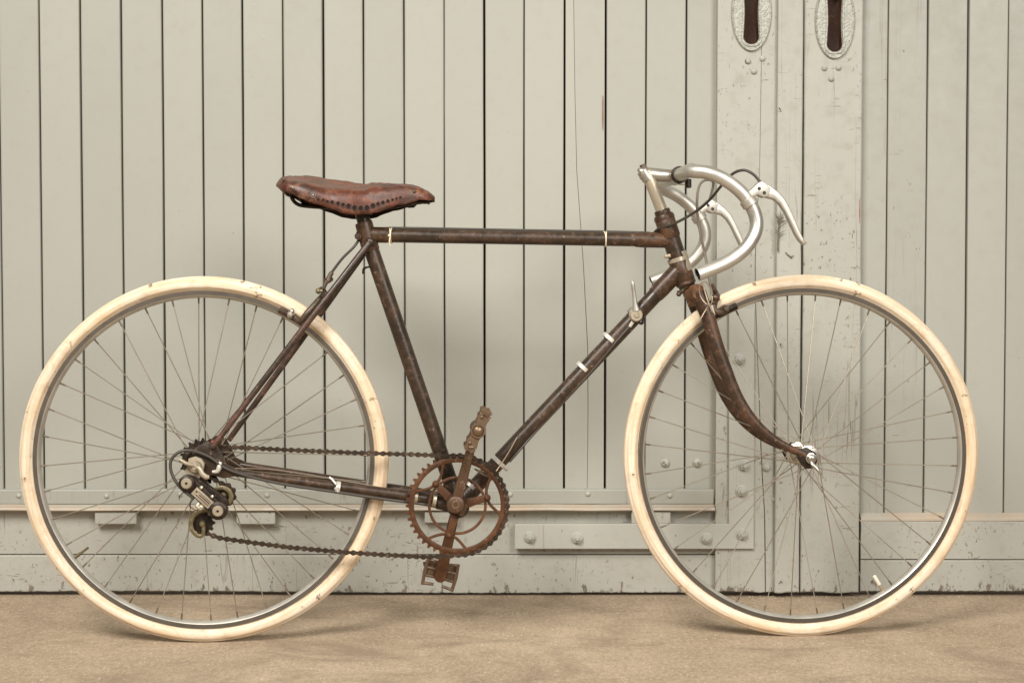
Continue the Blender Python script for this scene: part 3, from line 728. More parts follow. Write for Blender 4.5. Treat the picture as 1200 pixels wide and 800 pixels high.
part('seat_lug', lg, M_LUG, frame)
m = MB(); lathe(m, [(0, -.0205), (.0035, -.0205), (.004, -.0185), (.0048, -.0185), (.0054, -.0175), (0, -.0172)], B(419.5, 277, 0), Yv, 14); part('seat_bolt', m, M_BRAKE, frame)
m = MB(); lathe(m, [(.012, -.034), (.0195, -.034), (.0205, -.032), (.0205, .032), (.0195, .034), (.012, .034)], bb, Yv, 28)
for a_, L_ in (((B(429.5, 276) - bb), .045), ((dt0 - bb), .050)): d = a_.normalized(); tube(m, [bb, bb + d*L_*.9, bb + d*L_], [.0168, .0162, .015], 20)
for sy in (-1, 1): d = (B(268, 549, sy*.05) - bb); d = d.normalized(); tube(m, [bb + Vector((0, sy*.017, 0)), bb + Vector((0, sy*.019, 0)) + d*.040], [.0125, .0118], 14)
part('bottom_bracket', m, M_FRAME, frame)
for sy in (-1, 1):
    e = B(249, 524, -.062); e = Vector((e.x + (.010 if sy > 0 else 0), sy*.066, e.z))
    t0 = B(433, 284.5, -.0165); t0 = Vector((t0.x, sy*.0165, t0.z))
    mid = t0.lerp(e, .38); mid.y = sy*.047; mid2 = t0.lerp(e, .12); mid2.y = sy*.027
    pts = spline([t0, mid2, mid, e], 8)
    o = ftube('seat_stay', pts, [.0062, .0064, .0060, .0058, .0053], M_STAY, 16)
    m = MB(); ball(m, t0 + (t0 - mid2).normalized()*.002, .0086, 12, 0, (1.0, .8, 1.0)); c = part('stay_cap', m, M_STAY, frame)
    f0 = B(500, 584, -.024) if sy < 0 else Vector((B(500, 584, -.024).x, .024, B(500, 584, -.024).z))
    f2 = B(272, 553, -.054) if sy < 0 else Vector((B(272, 553, -.054).x, .054, B(272, 553, -.054).z))
    fm = f0.lerp(f2, .35); fm.y = sy*.034
    fb = bb + Vector((-.01, sy*.019, 0))
    ftube('chain_stay', spline([fb, f0, fm, f2], 8), [.0118, .0112, .0105, .0088, .0070], M_FRAME, 16)
    # drop-out: plate joining the stays round the axle slot
    q = lambda u, v: ((B(u, v, -.055)).x, (B(u, v, -.055)).z)
    out = [q(243, 517), q(254, 521), q(260, 531), q(266, 544), q(279, 550), q(279, 557), q(262, 560), q(248, 556), q(240, 566), q(230, 563), q(226, 548), q(222, 536), q(230, 524)]
    m = prism(MB(), out, sy*.0585, sy*.0535, .0008); part('drop_out', m, M_FRAME, frame)
br = (B(381, 345)); m = MB(); tube(m, [br + Vector((0, -.034, 0)), br + Vector((0, .034, 0))], .006, 10); part('brake_bridge', m, M_STAY, frame)
m = MB(); tube(m, [B(448, 577, -.026), B(448, 577, .026)], .0065, 10); part('chain_stay_bridge', m, M_FRAME, frame)
m = MB(); tube(m, spline([B(437, 312.5, 0), B(431, 313), B(426.5, 315), B(426, 321)], 5), [.0018, .0018, .0024, .0028], 8); part('pump_peg', m, M_BLACK, frame)
m = MB(); ball(m, B(249.5, 517.5, -.062), .0030, 8, 0, (1.5, 1, .8)); part('red_mark', m, M_RED, frame)
# pale clips round the tubes
def clip(name, p, d, r, wdt, mat=M_TAPE, parent=frame, M=None):
    d = Vector(d).normalized(); m = MB()
    tube(m, [p - d*wdt*.5, p - d*wdt*.45, p + d*wdt*.45, p + d*wdt*.5], [r - .0006, r, r, r - .0006], 22); return part(name, m, mat, parent, M)
ddir = (dt1 - dt0)
for u, v, wd in ((714.5, 397.0, .0075), (683.5, 431.0, .0075), (584.5, 540.5, .008)): clip('cable_clip', B(u, v), ddir, .0160, wd)
for u, v in ((718.5, 400.5), (687.5, 435), (590.5, 546)):
    m = MB(); tube(m, [B(u, v, -.0075), B(u + 2.0, v + 2.3, -.006), B(u + 3.2, v + 3.8, .004)], .0035, 8); part('clip_ear', m, M_TAPE, frame)
csd = (B(480, 582, -.03) - B(280, 554, -.054))
clip('cable_clip', B(396, 571, -.040), csd, .0118, .0085); clip('cable_clip', B(509, 585, -.03), csd, .0138, .007, M_STEMQ); clip('cable_clip', B(487, 582, -.031), csd, .0130, .007, M_STEMQ)
m = MB(); tube(m, [B(386, 559, -.046), B(389, 561, -.048), B(394, 567, -.052)], .0022, 8); tube(m, [B(394, 571, -.053), B(396.5, 577, -.050)], .0042, 8); part('clip_ear', m, M_TAPE, frame)
m = MB(); tube(m, spline([B(258, 541, -.062), B(257, 547, -.0635), B(254.5, 552, -.0635), B(249, 552.5, -.062)], 4), [.0040, .0048, .0042, .0028], 10)
part('cable_clip', m, M_TAPE, frame)
clip('cable_clip', B(553, 569), (B(430, 279) - bb).cross(Yv) if False else ddir, .0172, .0065, M_ALU2)
# cream strings tied round the top tube
for uu in (458, 709.5):
    vv = 275.7 + (uu - 431)/(783 - 431)*5.8
    m = MB()
    for o_ in (-.0022, .0016):
        c = B(uu, vv); ring = []
        for i in range(20):
            an = 2*math.pi*i/20; ring.append(c + Vector((o_ + .0018*math.sin(an*1 + o_*900), .0140*math.cos(an), .0140*math.sin(an))))
        tube(m, ring, .0011, 6, True)
    if uu < 500: tube(m, spline([B(457, 278, -.0135), B(456.3, 283, -.014), B(457.5, 288, -.012)], 3), .0012, 6); ball(m, B(456, 276, -.0135), .0028, 6)
    part('tied_string', m, M_STRING, frame)

# ---- headset, fork, stem, handlebar (all steer together)
def F2(p): return MS.inverted() @ p
hs = MB(); T = F2(h_top); Bt = F2(h_bot); A2 = axis
lathe(hs, [(.0100, .016), (.0140, .0165), (.0150, .014), (.0150, .008), (.0175, .007), (.0195, .0025), (.0195, -.002), (.0165, -.004)], T + A2*.002, A2, 24)
part('headset_cup', hs, M_FORK, bike, MS); hs = MB()
lathe(hs, [(.0172, .004), (.0190, .002), (.0192, -.003), (.0160, -.006), (.0150, -.010)], Bt, A2, 24)
part('headset_cup', hs, M_FORK, bike, MS)
# bright strip of bare metal and a cable band on the head tube
m = MB(); c = h_bot + axis*.046; tube(m, [c - axis*.0035 + Vector((0, 0, -.0006)), c + axis*.0035], .0200, 24); ball(m, B(781, 300.5, -.016), .0045, 8); tube(m, [B(779.5, 300.5, -.014), B(786, 299.5, -.018)], .0036, 8)
part('cable_band', m, M_STEMQ, frame)
m = MB()
for i in range(11):
    c = h_bot + axis*(.020 + .0038*i)
    ring = []
    for k_ in range(7):
        an = R(-62 + 9*k_ - 6*math.sin(i*.8)); e1 = Vector((1, 0, 0)); e1 = (e1 - axis*e1.dot(axis)).normalized(); e2 = Vector((0, -1, 0))
        ring.append(c + e1*(.0194*math.cos(an)) + e2*(-.0194*math.sin(an)))
    m.v += ring
for i in range(10):
    for k_ in range(6): m.f.append((i*7+k_, i*7+k_+1, (i+1)*7+k_+1, (i+1)*7+k_)); m.m.append(0)
part('bare_patch', m, M_STEMQ, frame)
# fork
fork = empty('fork', bike, MS)
cr = MB(); c0 = Fp(812, 344); bw = [(818.5, 342), (823, 355), (829.5, 371), (838.5, 401), (849.5, 432), (861.5, 461), (874, 482), (888, 499), (905, 513.5), (923, 524), (943.5, 533)]
ys = [.031, .032, .034, .038, .041, .044, .0465, .0485, .0495, .050, .050]
tube(cr, [c0 + A2*.012, c0 - A2*.022], [.0165, .0150], 20)
tube(cr, [Fp(813.5, 343, 0) + Vector((0, -.040, 0)), Fp(813.5, 343, 0) + Vector((0, -.028, 0)), Fp(813.5, 343, 0) + Vector((0, .028, 0)), Fp(813.5, 343, 0) + Vector((0, .040, 0))], [.0125, .0160, .0160, .0125], 18)
part('fork_crown', cr, M_CROWN, fork)
near = [Fp(u, v, -y_) for (u, v), y_ in zip(bw, ys)]
for sy in (-1, 1):
    pts = spline([Vector((p.x, sy*abs(p.y), p.z)) for p in near], 6)
    o = part('fork_blade', tube(MB(), pts, [.0140, .0142, .0138, .0134, .0130, .0120, .0108, .0096, .0084, .0074, .0066], 18, ref=(0, 1, 0), flat=.82), M_FORK, fork)
    e = near[-1]
    q = lambda u, v: (Fp(u, v, -.05).x, Fp(u, v, -.05).z)
    out = [q(936, 526), q(946, 524), q(955, 530), q(957, 540), q(953, 548), q(944, 549), q(938, 543), q(934, 536)]
    part('fork_end', prism(MB(), out, sy*.0545, sy*.0485, .0008), M_BLACK, fork)
# front axle: nuts and quick-release lever
m = MB(); hc = F2(MS @ HUB_F) if False else HUB_F
lathe(m, [(0, -.0655), (.0045, -.0650), (.0075, -.062), (.0080, -.0555), (.0100, -.0550), (.0100, -.0545), (0, -.0545)], hc, Yv, 20)
m2 = MB(); lathe(m2, [(0, .070), (.008, .069), (.0085, .056), (0, .0555)], hc, Yv, 16); part('axle_nut', m2, M_CHROME, bike, MS)
tube(m, spline([hc + Vector((0, -.0655, .001)), Fp(952, 543, -.072), Fp(958, 550, -.077), Fp(965, 560, -.078)], 5), [.0035, .0042, .0040, .0030, .0012], 10, ref=(0, 1, 0), flat=.6)
part('quick_release', m, M_CHROME, bike, MS)
# stem
stm = MB(); q_top, q_bot = Hp(759, 204), T + A2*.014
tube(stm, [q_top + (q_top - q_bot).normalized()*.006, q_top, q_top.lerp(q_bot, .5), q_bot], [.0112, .0116, .0112, .0112], 20); part('stem_quill', stm, M_STEMQ, bike, MB2)
stm = MB(); ex0, ex1 = Hp(749.5, 203.5), Hp(791, 206.3)
tube(stm, spline([ex0, Hp(752, 203.3), Hp(768, 205), Hp(780, 206), ex1], 4), [.0085, .0122, .0128, .0122, .0118], 20, ref=(0, 1, 0), flat=.9)
tube(stm, [Hp(753, 200), Hp(760, 210.5)], .0118, 18)
bc = Hp(793, 206.5)
tube(stm, [bc + Vector((0, -.021, 0)), bc + Vector((0, -.020, 0)), bc + Vector((0, .020, 0)), bc + Vector((0, .021, 0))], [.0145, .0158, .0158, .0145], 24)
so = part('stem', stm, M_ALU2, bike, MB2)
m = MB(); prism(m, circle_pts(Hp(754, 197.5).x, Hp(754, 197.5).z, .0058, 6), -.006, .006, .001); p = Hp(755, 199)
tube(m, [p - A2*.002, p + A2*.010, p + A2*.0105], [.0062, .0062, .005], 6); part('stem_bolt', m, M_BRAKE, so)
m = MB(); p = Hp(806.5, 215, -.016); tube(m, [p + Vector((0, 0, -.0085)), p + Vector((0, 0, -.007)), p + Vector((0, 0, .007)), p + Vector((0, 0, .0085))], [.004, .0062, .0062, .004], 14); part('clamp_bolt', m, M_BLACK, so)
m = MB(); tube(m, spline([Hp(791, 212, -.012), Hp(796, 216, -.015), Hp(803, 216.5, -.016)], 4), .0012, 6); part('clamp_wire', m, M_WIRE, so)
# drop handlebar: mirror-symmetric bend
half = [bc, bc + Vector((0, -.06, 0)), bc + Vector((.001, -.105, .0005)), Hp(809, 200.5, -.138), Hp(830, 202.5, -.160), Hp(851, 211.5, -.168), Hp(871, 228, -.171), Hp(884, 249, -.172), Hp(886, 269, -.174), Hp(875.5, 289, -.176), Hp(856.5, 304.5, -.178), Hp(836, 314.5, -.180), Hp(817.5, 321.5, -.182)]
path = [Vector((p.x, -p.y, p.z)) for p in half[:0:-1]] + half
pts = spline(path, 8)
hbm = MB(); tube(hbm, pts, .0121, 20, caps=False)
N_ = len(pts)
for e_, i_ in ((pts[0], 1), (pts[-1], -2)):                  # open tube ends: wall and bore, its shade painted near-black
    nb_ = pts[1] if i_ == 1 else pts[-2]; d = (nb_ - e_).normalized()
    lathe(hbm, [(.0121, 0), (.0106, -.0002), (.0106, .03)], e_, d, 20); lathe(hbm, [(.0105, .022), (0, .022)], e_, d, 20, mi=1); lathe(hbm, [(.01055, .0008), (.0105, .022)], e_, d, 20, mi=1)
part('handlebar', hbm, [M_ALU, M_HOLE_SHADE], bike, MB2, 45)
m = MB(); tube(m, [bc + Vector((0, -.0235, 0)), bc + Vector((0, -.0205, 0))], .0164, 24); part('clamp_ring', m, M_BLACK, so)
# brake levers
def mir(p, s): return Vector((p.x, p.y*s, p.z))
for s in (1, -1):
    lv = empty('brake_lever', bike, MB2)
    m = MB(); yb = -.171*s
    out = [Hp(u, v, -.171) for u, v in ((873, 237), (871.5, 229), (880, 221.5), (887, 214.5), (891.5, 212.5), (897, 215.5), (902, 221), (899.5, 231), (893, 232), (886.5, 229), (881, 233))]
    m = prism(MB(), [(p.x, p.z) for p in out], yb - .0085, yb + .0085, .0030, 0, True); part('lever_body', m, M_LEVER, lv)
    dd = (Hp(884, 249, -.172) - Hp(866, 223, -.171)).normalized(); c = Hp(877.5, 237, -.1715); c = mir(c, s); dd = mir(dd, s)
    m = MB(); tube(m, [c - dd*.0072, c - dd*.006, c + dd*.006, c + dd*.0072], [.0128, .0148, .0148, .0128], 22); part('clamp_band', m, M_LEVER, lv)
    ed = ((896, 214.8), (903, 219), (911, 225), (918, 232.5), (925, 245), (931.5, 259), (936.5, 271.5), (940.5, 280), (943.3, 285.5), (942.3, 287.3), (940, 287), (935.5, 282), (930.5, 274), (925, 262), (918.5, 248.5), (912.5, 239.5), (906, 234), (899, 232.3), (894, 231))
    o = [Hp(u, v, -.171) for u, v in ed]; m = prism(MB(), [(p.x, p.z) for p in o], yb - .0072, yb + .0072, .0021, 0, True); part('lever_blade', m, M_LEVER, lv, None, 60)
    m = MB()
    for u, v in ((888, 221.5), (894, 226.5)): lathe(m, [(0, -.0092), (.0030, -.0092), (.0034, -.0084), (0, -.008)], mir(Hp(u, v, -.171), s) if s > 0 else Vector((Hp(u, v, -.171).x, .171, Hp(u, v, -.171).z)), Yv, 10)
    part('pivot_pin', m, M_BLACK, lv)
# cables at the front
cA = [Hp(891, 213.5, -.170), Hp(883, 204.5, -.168), Hp(872, 199.5, -.160), Hp(859, 203.5, -.145), Hp(846, 217, -.120), Hp(830, 236, -.085), Hp(812, 250, -.055), Hp(790, 262, -.030), Hp(772, 268, -.005), Hp(764, 276, .018)]
part('brake_cable', tube(MB(), spline(cA, 7), .0026, 10), M_CABLE, bike, MB2)
lf = mir(Hp(891, 213.5, -.170), -1)
cB = [lf, Hp(836, 214, .155), Hp(825.5, 211.5, .12), Hp(818.5, 221, .08), Hp(817, 245, .05), Hp(821, 275, .02), Hp(827, 302, -.010), Hp(831, 325, -.020), Hp(834.5, 345, -.020)]
part('brake_cable', tube(MB(), spline(cB, 7), .0026, 10), M_CABLEG, bike, MB2)
# front brake: arms, pads, bolt, loose wire loop
fb_ = empty('brake', bike, MS)
m = MB(); y_ = -.030
for sy in (-1, 1):
    tube(m, spline([Fp(841, 347, 0), Fp(838, 352, sy*.018), Fp(836, 362, sy*.026), Fp(843, 366, sy*.027), Fp(851, 364, sy*.020)], 5), [.0055, .0062, .0070, .0062, .0048], 10)
    tube(m, spline([Fp(841, 347, 0), Fp(838, 341, sy*.016), Fp(834, 333, sy*.020)], 5), [.0052, .0046, .0036], 10)
part('caliper_arm', m, M_BRAKE, fb_)
for sy in (-1, 1):
    d = (Fp(858, 358.5) - Fp(840, 367.5)).normalized(); c = Fp(850, 363.5, 0); c.y = sy*.0165
    m = MB(); tube(m, [c - d*.020, c - d*.0195, c + d*.0195, c + d*.020], [.0050, .0066, .0066, .0050], 4, ref=(0, 1, 0), flat=.75); part('brake_pad', m, M_BLACK, fb_)
m = MB(); c = Fp(849.5, 361.5, -.020)
lathe(m, [(0, -.013), (.0045, -.0128), (.0062, -.011), (.0066, -.004), (.0085, -.0035), (.0085, 0), (0, 0)], c, Yv, 14); part('pad_nut', m, M_BRAKE, fb_)
m = MB(); ball(m, Fp(838.5, 349, -.020), .0085, 12); ball(m, Fp(835.5, 355, -.024), .0070, 10); part('brake_nut', m, M_FORK, fb_); m = MB(); tube(m, [Fp(794, 343.5, -.03), Fp(800, 341.5, -.03)], .0042, 10); ball(m, Fp(795.5, 344.5, -.03), .0050, 8); part('brake_nut', m, M_FORK, fb_)
m = MB(); c = Fp(827.5, 343.5, -.052); ring = []
for i in range(28):
    an = 2*math.pi*i/28; a_, b_ = .0115*math.cos(an), .0218*math.sin(an); ring.append(c + Vector((a_*math.cos(.22) - b_*math.sin(-.22)*-1*.9, .005*math.cos(an*2), b_*math.cos(.22) - a_*math.sin(.22)*.4)))
tube(m, ring, .0010, 6, True)
tube(m, spline([Fp(830, 358, -.052), Fp(827, 363, -.05), Fp(821, 374, -.049), Fp(819, 379, -.046)], 4), .0010, 6)
tube(m, spline([Fp(823, 331, -.045), Fp(827, 345, -.045), Fp(831, 357, -.045), Fp(835, 367, -.04)], 4), .0016, 6)
part('wire_loop', m, M_WIRE, fb_)
m = MB(); tube(m, [Fp(833.5, 358, -.040), Fp(836.5, 369, -.036)], .0030, 8); part('cable_anchor', m, M_TAPE, fb_)

# ---- saddle
sad = empty('saddle', bike)
SU = [327, 333, 342, 360, 385, 410, 430, 450, 470, 488, 500, 508.5]
STOP = [213.5, 208, 206, 206.5, 209.5, 213.5, 215.3, 216, 217, 220, 225.5, 233]
SRID = [215.5, 211.5, 211.5, 215.5, 221, 223.5, 223.5, 221.5, 220.5, 222.5, 227.5, 234]
SBOT = [217.5, 222, 226, 233.5, 243, 250.5, 251.5, 246.3, 240.3, 235.8, 234.4, 234.6]
SW = [.030, .052, .066, .074, .070, .056, .041, .032, .027, .023, .017, .004]
def cr1(vals, k):
    return [p.x for p in spline([Vector((x, 0, 0)) for x in vals], k)]
K_ = 4; su, st_, sr, sb, sw = (cr1(a_, K_) for a_ in (SU, STOP, SRID, SBOT, SW))
sm = MB(); NS = 26; rows = len(su)
def sad_pt(i, s):
    """s in -1 (near skirt hem) .. 1 (far skirt hem)"""
    w_ = sw[i]; zn = B(su[i], sr[i], -w_).z; zf = B(su[i], st_[i], w_).z; zb_ = B(su[i], sb[i], -w_).z
    x = B(su[i], st_[i], 0).x
    a = abs(s); sg = 1 if s > 0 else -1
    if a < .55:
        t = s / .55; y = w_*.93*t; z = (zn + zf)/2 + (zf - zn)/2*t
        edge = abs(t); z += .004*(1 - edge**2)*(-1 if .1 < i/rows < .55 else .6) + (-.0035 if edge > .85 else 0)*(edge - .85)/.15
    else:
        t = (a - .55)/.45; zt = (zf if sg > 0 else zn) - .0035; zl_ = zb_ - (0.004 if sg > 0 else 0)
        y = sg*w_*(.93 + .10*math.sin(min(1, t*1.6)*math.pi/2) - .06*t); z = zt + (zl_ - zt)*(t**1.08)
    z += .0009*math.sin(i*.9 + s*7) + .0005*math.sin(i*2.3 - s*11)
    return Vector((x, y, z))
for i in range(rows):
    for j in range(NS + 1): sm.v.append(sad_pt(i, -1 + 2*j/NS))
for i in range(rows - 1):
    for j in range(NS): a = i*(NS+1) + j; sm.f.append((a, a+1, a+NS+2, a+NS+1)); sm.m.append(0)
sm.f.append(tuple(range(NS+1))); sm.m.append(0)
so = part('saddle_cover', sm, [M_LEATHER, M_RAW], sad, None, 75)
sol = so.modifiers.new('thickness', 'SOLIDIFY'); sol.thickness = .0042; sol.offset = 0; sol.material_offset = 1; sol.material_offset_rim = 0
# laced holes along both skirts, drawn as black discs that paint in their shade, each with a pale worn lip
def skirt(x, z, sg):
    best = None
    for i in range(1, rows - 1):
        for j in range(0, 40):
            s = sg*(.55 + .44*j/39); p = sad_pt(i, s); d = (p.x - x)**2 + (p.z - z)**2
            if best is None or d < best[0]: best = (d, p, i, s)
    _, p, i, s = best
    nr = (sad_pt(i+1, s) - sad_pt(i-1, s)).cross(sad_pt(i, s + .008) - sad_pt(i, s - .008)).normalized()
    if nr.y*sg < 0: nr = -nr
    y = p.y - (nr.x*(x - p.x) + nr.z*(z - p.z))/nr.y
    return y, nr
HO = [(365, 267, 1.2), (391, 271, 1.3), (417, 280, 1.5), (444, 284, 1.7), (478, 291, 1.8), (507, 299, 1.9), (538, 307, 2.4), (573, 317, 2.5), (610, 320, 2.5), (647, 317, 2.5), (683, 305, 2.4), (713, 295, 1.8), (742, 287, 1.8), (772, 278, 1.7), (799, 270, 1.3), (822, 264, 1.2), (845, 258, 1.3)]
hole = MB(); lip = MB()
for (a_, b_, r_) in HO:
    p = B(300 + a_/5, 180 + b_/5, -.05); y, nr = skirt(p.x, p.z, -1); p = B(300 + a_/5, 180 + b_/5, y); y, nr = skirt(p.x, p.z, -1)
    r = r_*BPX*1.14
    for sg in (-1, 1):
        c = Vector((p.x, y if sg < 0 else -y, p.z)); nn = Vector((nr.x, nr.y*(1 if sg < 0 else -1), nr.z))
        if sg > 0: c.y, nn = skirt(p.x, p.z, 1)
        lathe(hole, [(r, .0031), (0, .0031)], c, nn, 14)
        lathe(lip, [(r*1.02, -.001), (r*1.06, .0035), (r*1.18, .0035), (r*1.26, -.001)], c, nn, 14)
part('lacing_hole_discs', hole, M_HOLE_SHADE, sad)['kind'] = 'stuff'; part('hole_lips', lip, M_LIP, sad)['kind'] = 'stuff'
def srivet(u, v, r, mat, ring=False):
    p = B(u, v, -.05); y, nr = skirt(p.x, p.z, -1); p = B(u, v, y - .002); m = MB()
    lathe(m, [(0, -.0022), (r*.6, -.0020), (r, -.0006), (r, .002)], p, Yv, 14)
    if ring: lathe(m, [(r*1.2, .001), (r*1.3, -.0012), (r*1.6, -.0012), (r*1.75, .001)], p, Yv, 18)
    part('saddle_rivet', m, mat, sad)
srivet(343, 219.5, .0028, M_CHROME); srivet(367, 228.5, .0030, M_CHROME, True); srivet(485.5, 224.5, .0036, M_BRAKE); srivet(333, 213, .0035, M_BLACK)
m = MB()
for yy in (-.028, .028):
    tube(m, spline([B(341, 226, yy), B(342.5, 233, yy), B(349, 239.5, yy), B(362, 242, yy), B(395, 244, yy*.9), B(420, 246, yy*.8), B(450, 244, yy*.6), B(480, 239, yy*.4), B(503, 236, 0)], 5), .0034, 10)
tube(m, spline([B(351, 230, -.02), B(355, 238, -.02), B(362, 241, -.02)], 4), .0028, 8)
part('saddle_rail', m, M_BLACK, sad)
m = MB(); tube(m, [B(487, 237, 0), B(484, 240.5, 0), B(478, 240.5, 0)], .0052, 10); tube(m, [B(501, 235.5, 0), B(503, 239.5, 0)], .0024, 8); part('nose_bolt', m, M_BLACK, sad)
m = MB(); tube(m, [B(424.5, 247, -.024), B(424.5, 247, .024)], .0125, 16); tube(m, [B(413, 246, 0), B(436, 246, 0)], .0085, 12); part('saddle_clamp', m, M_BLACK, sad)
part('seat_post', tube(MB(), [B(421.5, 243), B(432, 279)], .0124, 18), M_FRAME, bike)

# ---- rear brake
rb = empty('brake', bike)
for sy in (-1, 1):
    m = MB(); d = (B(352, 374) - B(331, 364)).normalized(); c = B(338, 367.5, 0); c.y = sy*.0165
    tube(m, [c - d*.0165, c - d*.016, c + d*.016, c + d*.0165], [.0048, .0064, .0064, .0048], 4, ref=(0, 1, 0), flat=.75); part('brake_pad', m, M_BRAKE, rb)
    m = MB(); tube(m, spline([B(381, 343, sy*.010), B(372, 353, sy*.030), B(360, 367, sy*.040), B(352, 376, sy*.036), B(345, 371, sy*.026)], 5), [.0046, .0054, .0058, .0056, .0050], 10)
    tube(m, spline([B(381, 343, sy*.010), B(377, 338, sy*.020), B(373, 342, sy*.028)], 4), [.0044, .0040, .0036], 8); part('caliper_arm', m, M_BRAKE, rb)
m = MB(); c = B(341, 368.5, -.024); lathe(m, [(0, -.014), (.004, -.0135), (.0055, -.011), (.0055, -.003), (.0072, -.003), (.0072, 0), (0, 0)], c, Yv, 14); ball(m, B(342, 364.5, -.03), .0052, 10); part('pad_nut', m, M_CHROME, rb)
m = MB(); ball(m, B(373, 341, -.030), .0052, 10, 0, (1, .8, 1.1)); tube(m, [B(374, 341, -.03), B(378, 341, -.03)], .0030, 8); part('barrel_bolt', m, M_OLIVE, rb)
m = MB(); tube(m, [B(375, 347, -.02), B(356, 371, -.03)], .0013, 6); tube(m, [B(379, 337, -.012), B(386, 322, -.006)], .0013, 6); part('straddle_wire', m, M_WIRE, rb)
m = MB(); tube(m, [B(379.5, 337.5, -.012), B(382, 331, -.01), B(384.5, 329, -.008), B(387, 322, -.004)], [.003, .0042, .0060, .0040], 10); tube(m, [B(381, 329, -.012), B(388, 327, .006)], .0048, 8); tube(m, [B(386, 324, -.005), B(389, 319, -.004)], .0044, 8); part('cable_adjuster', m, M_BRAKE, rb)
cC = [B(388, 320, -.004), B(401, 303, -.006), B(415, 289, -.006), B(424, 277, .004), B(436, 271, .010), B(460, 267.3, .006), B(600, 269.6, .006), B(745, 272.3, .006), B(764, 274, .012), B(772, 271, .018)]
part('brake_cable', tube(MB(), spline(cC, 6), .0025, 10), M_CABLE, bike)

# ---- gear shifter and its cable
sh = empty('shifter', bike)
c = B(745, 369, -.016)
clip('shifter_band', B(744.5, 368.5), ddir, .0162, .011, M_ALU2, sh)
m = MB(); lathe(m, [(0, -.0155), (.0030, -.0155), (.0042, -.0140), (.0050, -.0140), (.0056, -.0125), (.0060, -.0125)], c, Yv, 20); part('shifter_screw', m, M_STEMQ, sh)
m = MB(); lathe(m, [(0, -.0120), (.0100, -.0120), (.0116, -.0105), (.0116, -.0030), (.0128, -.0020), (.0128, .003), (0, .003)], c, Yv, 26); part('shifter_drum', m, M_STEMQ, sh)
m = MB(); tube(m, spline([B(745.5, 364, -.026), B(744.3, 356, -.027), B(743, 344, -.028), B(741.6, 334, -.029), B(740.8, 329.5, -.029)], 4), [.0075, .0052, .0036, .0034, .0036, .0024], 12, ref=(0, 1, 0), flat=.6); part('shifter_lever', m, M_ALU2, sh)
m = MB(); tube(m, [B(752, 369, -.016), B(751.5, 376.5, -.020)], .0050, 10); ball(m, B(751.5, 377.5, -.022), .0052, 8); part('shifter_stop', m, M_BLACK, sh)
m = MB(); tube(m, [B(741.5, 377, -.018), B(738, 382.5, -.016)], [.0036, .0030], 8); part('cable_stop', m, M_TAPE, sh)
gd = [B(739, 381, -.016), B(717, 406, -.012), B(690, 438, -.010), B(640, 492, -.008), B(597, 541, -.010)]
part('gear_cable', tube(MB(), spline(gd, 6), .0022, 8), M_CABLE, bike)
gd2 = [B(606, 512, -.018), B(597, 528, -.020), B(586, 545, -.024), B(577, 556, -.03), B(568, 556.5, -.034), B(556, 549, -.03), B(566, 552, -.036), B(573, 549.5, -.036)]
part('gear_wire', tube(MB(), spline(gd2, 8), .0011, 6), M_WIRE, bike)
gc = [B(540, 604, -.01), B(505, 592, -.030), B(450, 584.5, -.042), B(396, 576.5, -.052), B(330, 566.5, -.058), B(285, 556, -.062), B(262, 547, -.064), B(246, 535.5, -.066), B(228, 528.5, -.068), B(212, 528.5, -.070), B(201, 538, -.072), B(200.5, 552, -.074), B(208, 567, -.076), B(217, 576, -.076), B(227, 583.5, -.076)]
part('gear_cable', tube(MB(), spline(gc, 7), .0028, 10), M_CABLE, bike)
gw = [B(264, 545, -.06), B(300, 543.5, .0), B(340, 547, .03), B(400, 561, .036), B(452, 574, .028)]
part('gear_wire', tube(MB(), spline([B(268, 548, -.03), B(330, 551, -.02), B(420, 566, -.02), B(470, 575, -.02)], 5), .0007, 6), M_WIRE, bike)

# ---- crankset
CY = -.048
cc = B(536, 592, CY); cpx = (2.68 - .048) / FPX
ck = empty('crankset', bike)
def ring_prism(mb, c, r0, r1, y0, y1, n=96):
    lathe(mb, [(r0, y0 + .0006), (r0 + .0008, y0), (r1 - .0008, y0), (r1, y0 + .0006), (r1, y1), (r0, y1)], (c.x, 0, c.z), Yv, n, True)
m = MB(); ring_prism(m, cc, 51.2*cpx, 57.2*cpx, CY - .0022, CY + .0022)
NT_ = 46; rt = 60.6*cpx; rb_ = 57.0*cpx
for i in range(NT_):                                        # teeth
    a = 2*math.pi*i/NT_; da = 2*math.pi/NT_
    o = [(cc.x + r_*math.cos(a + k_*da), cc.z + r_*math.sin(a + k_*da)) for r_, k_ in ((rb_ - .001, -.40), (rb_ + .0010, -.30), (rt + .0006, -.12), (rt + .0006, .12), (rb_ + .0010, .30), (rb_ - .001, .40))]
    prism(m, o, CY - .0013, CY + .0013)
ring_prism(m, cc, 31.6*cpx, 34.8*cpx, CY - .0020, CY + .0020)
part('chainring', m, M_RUST, ck)
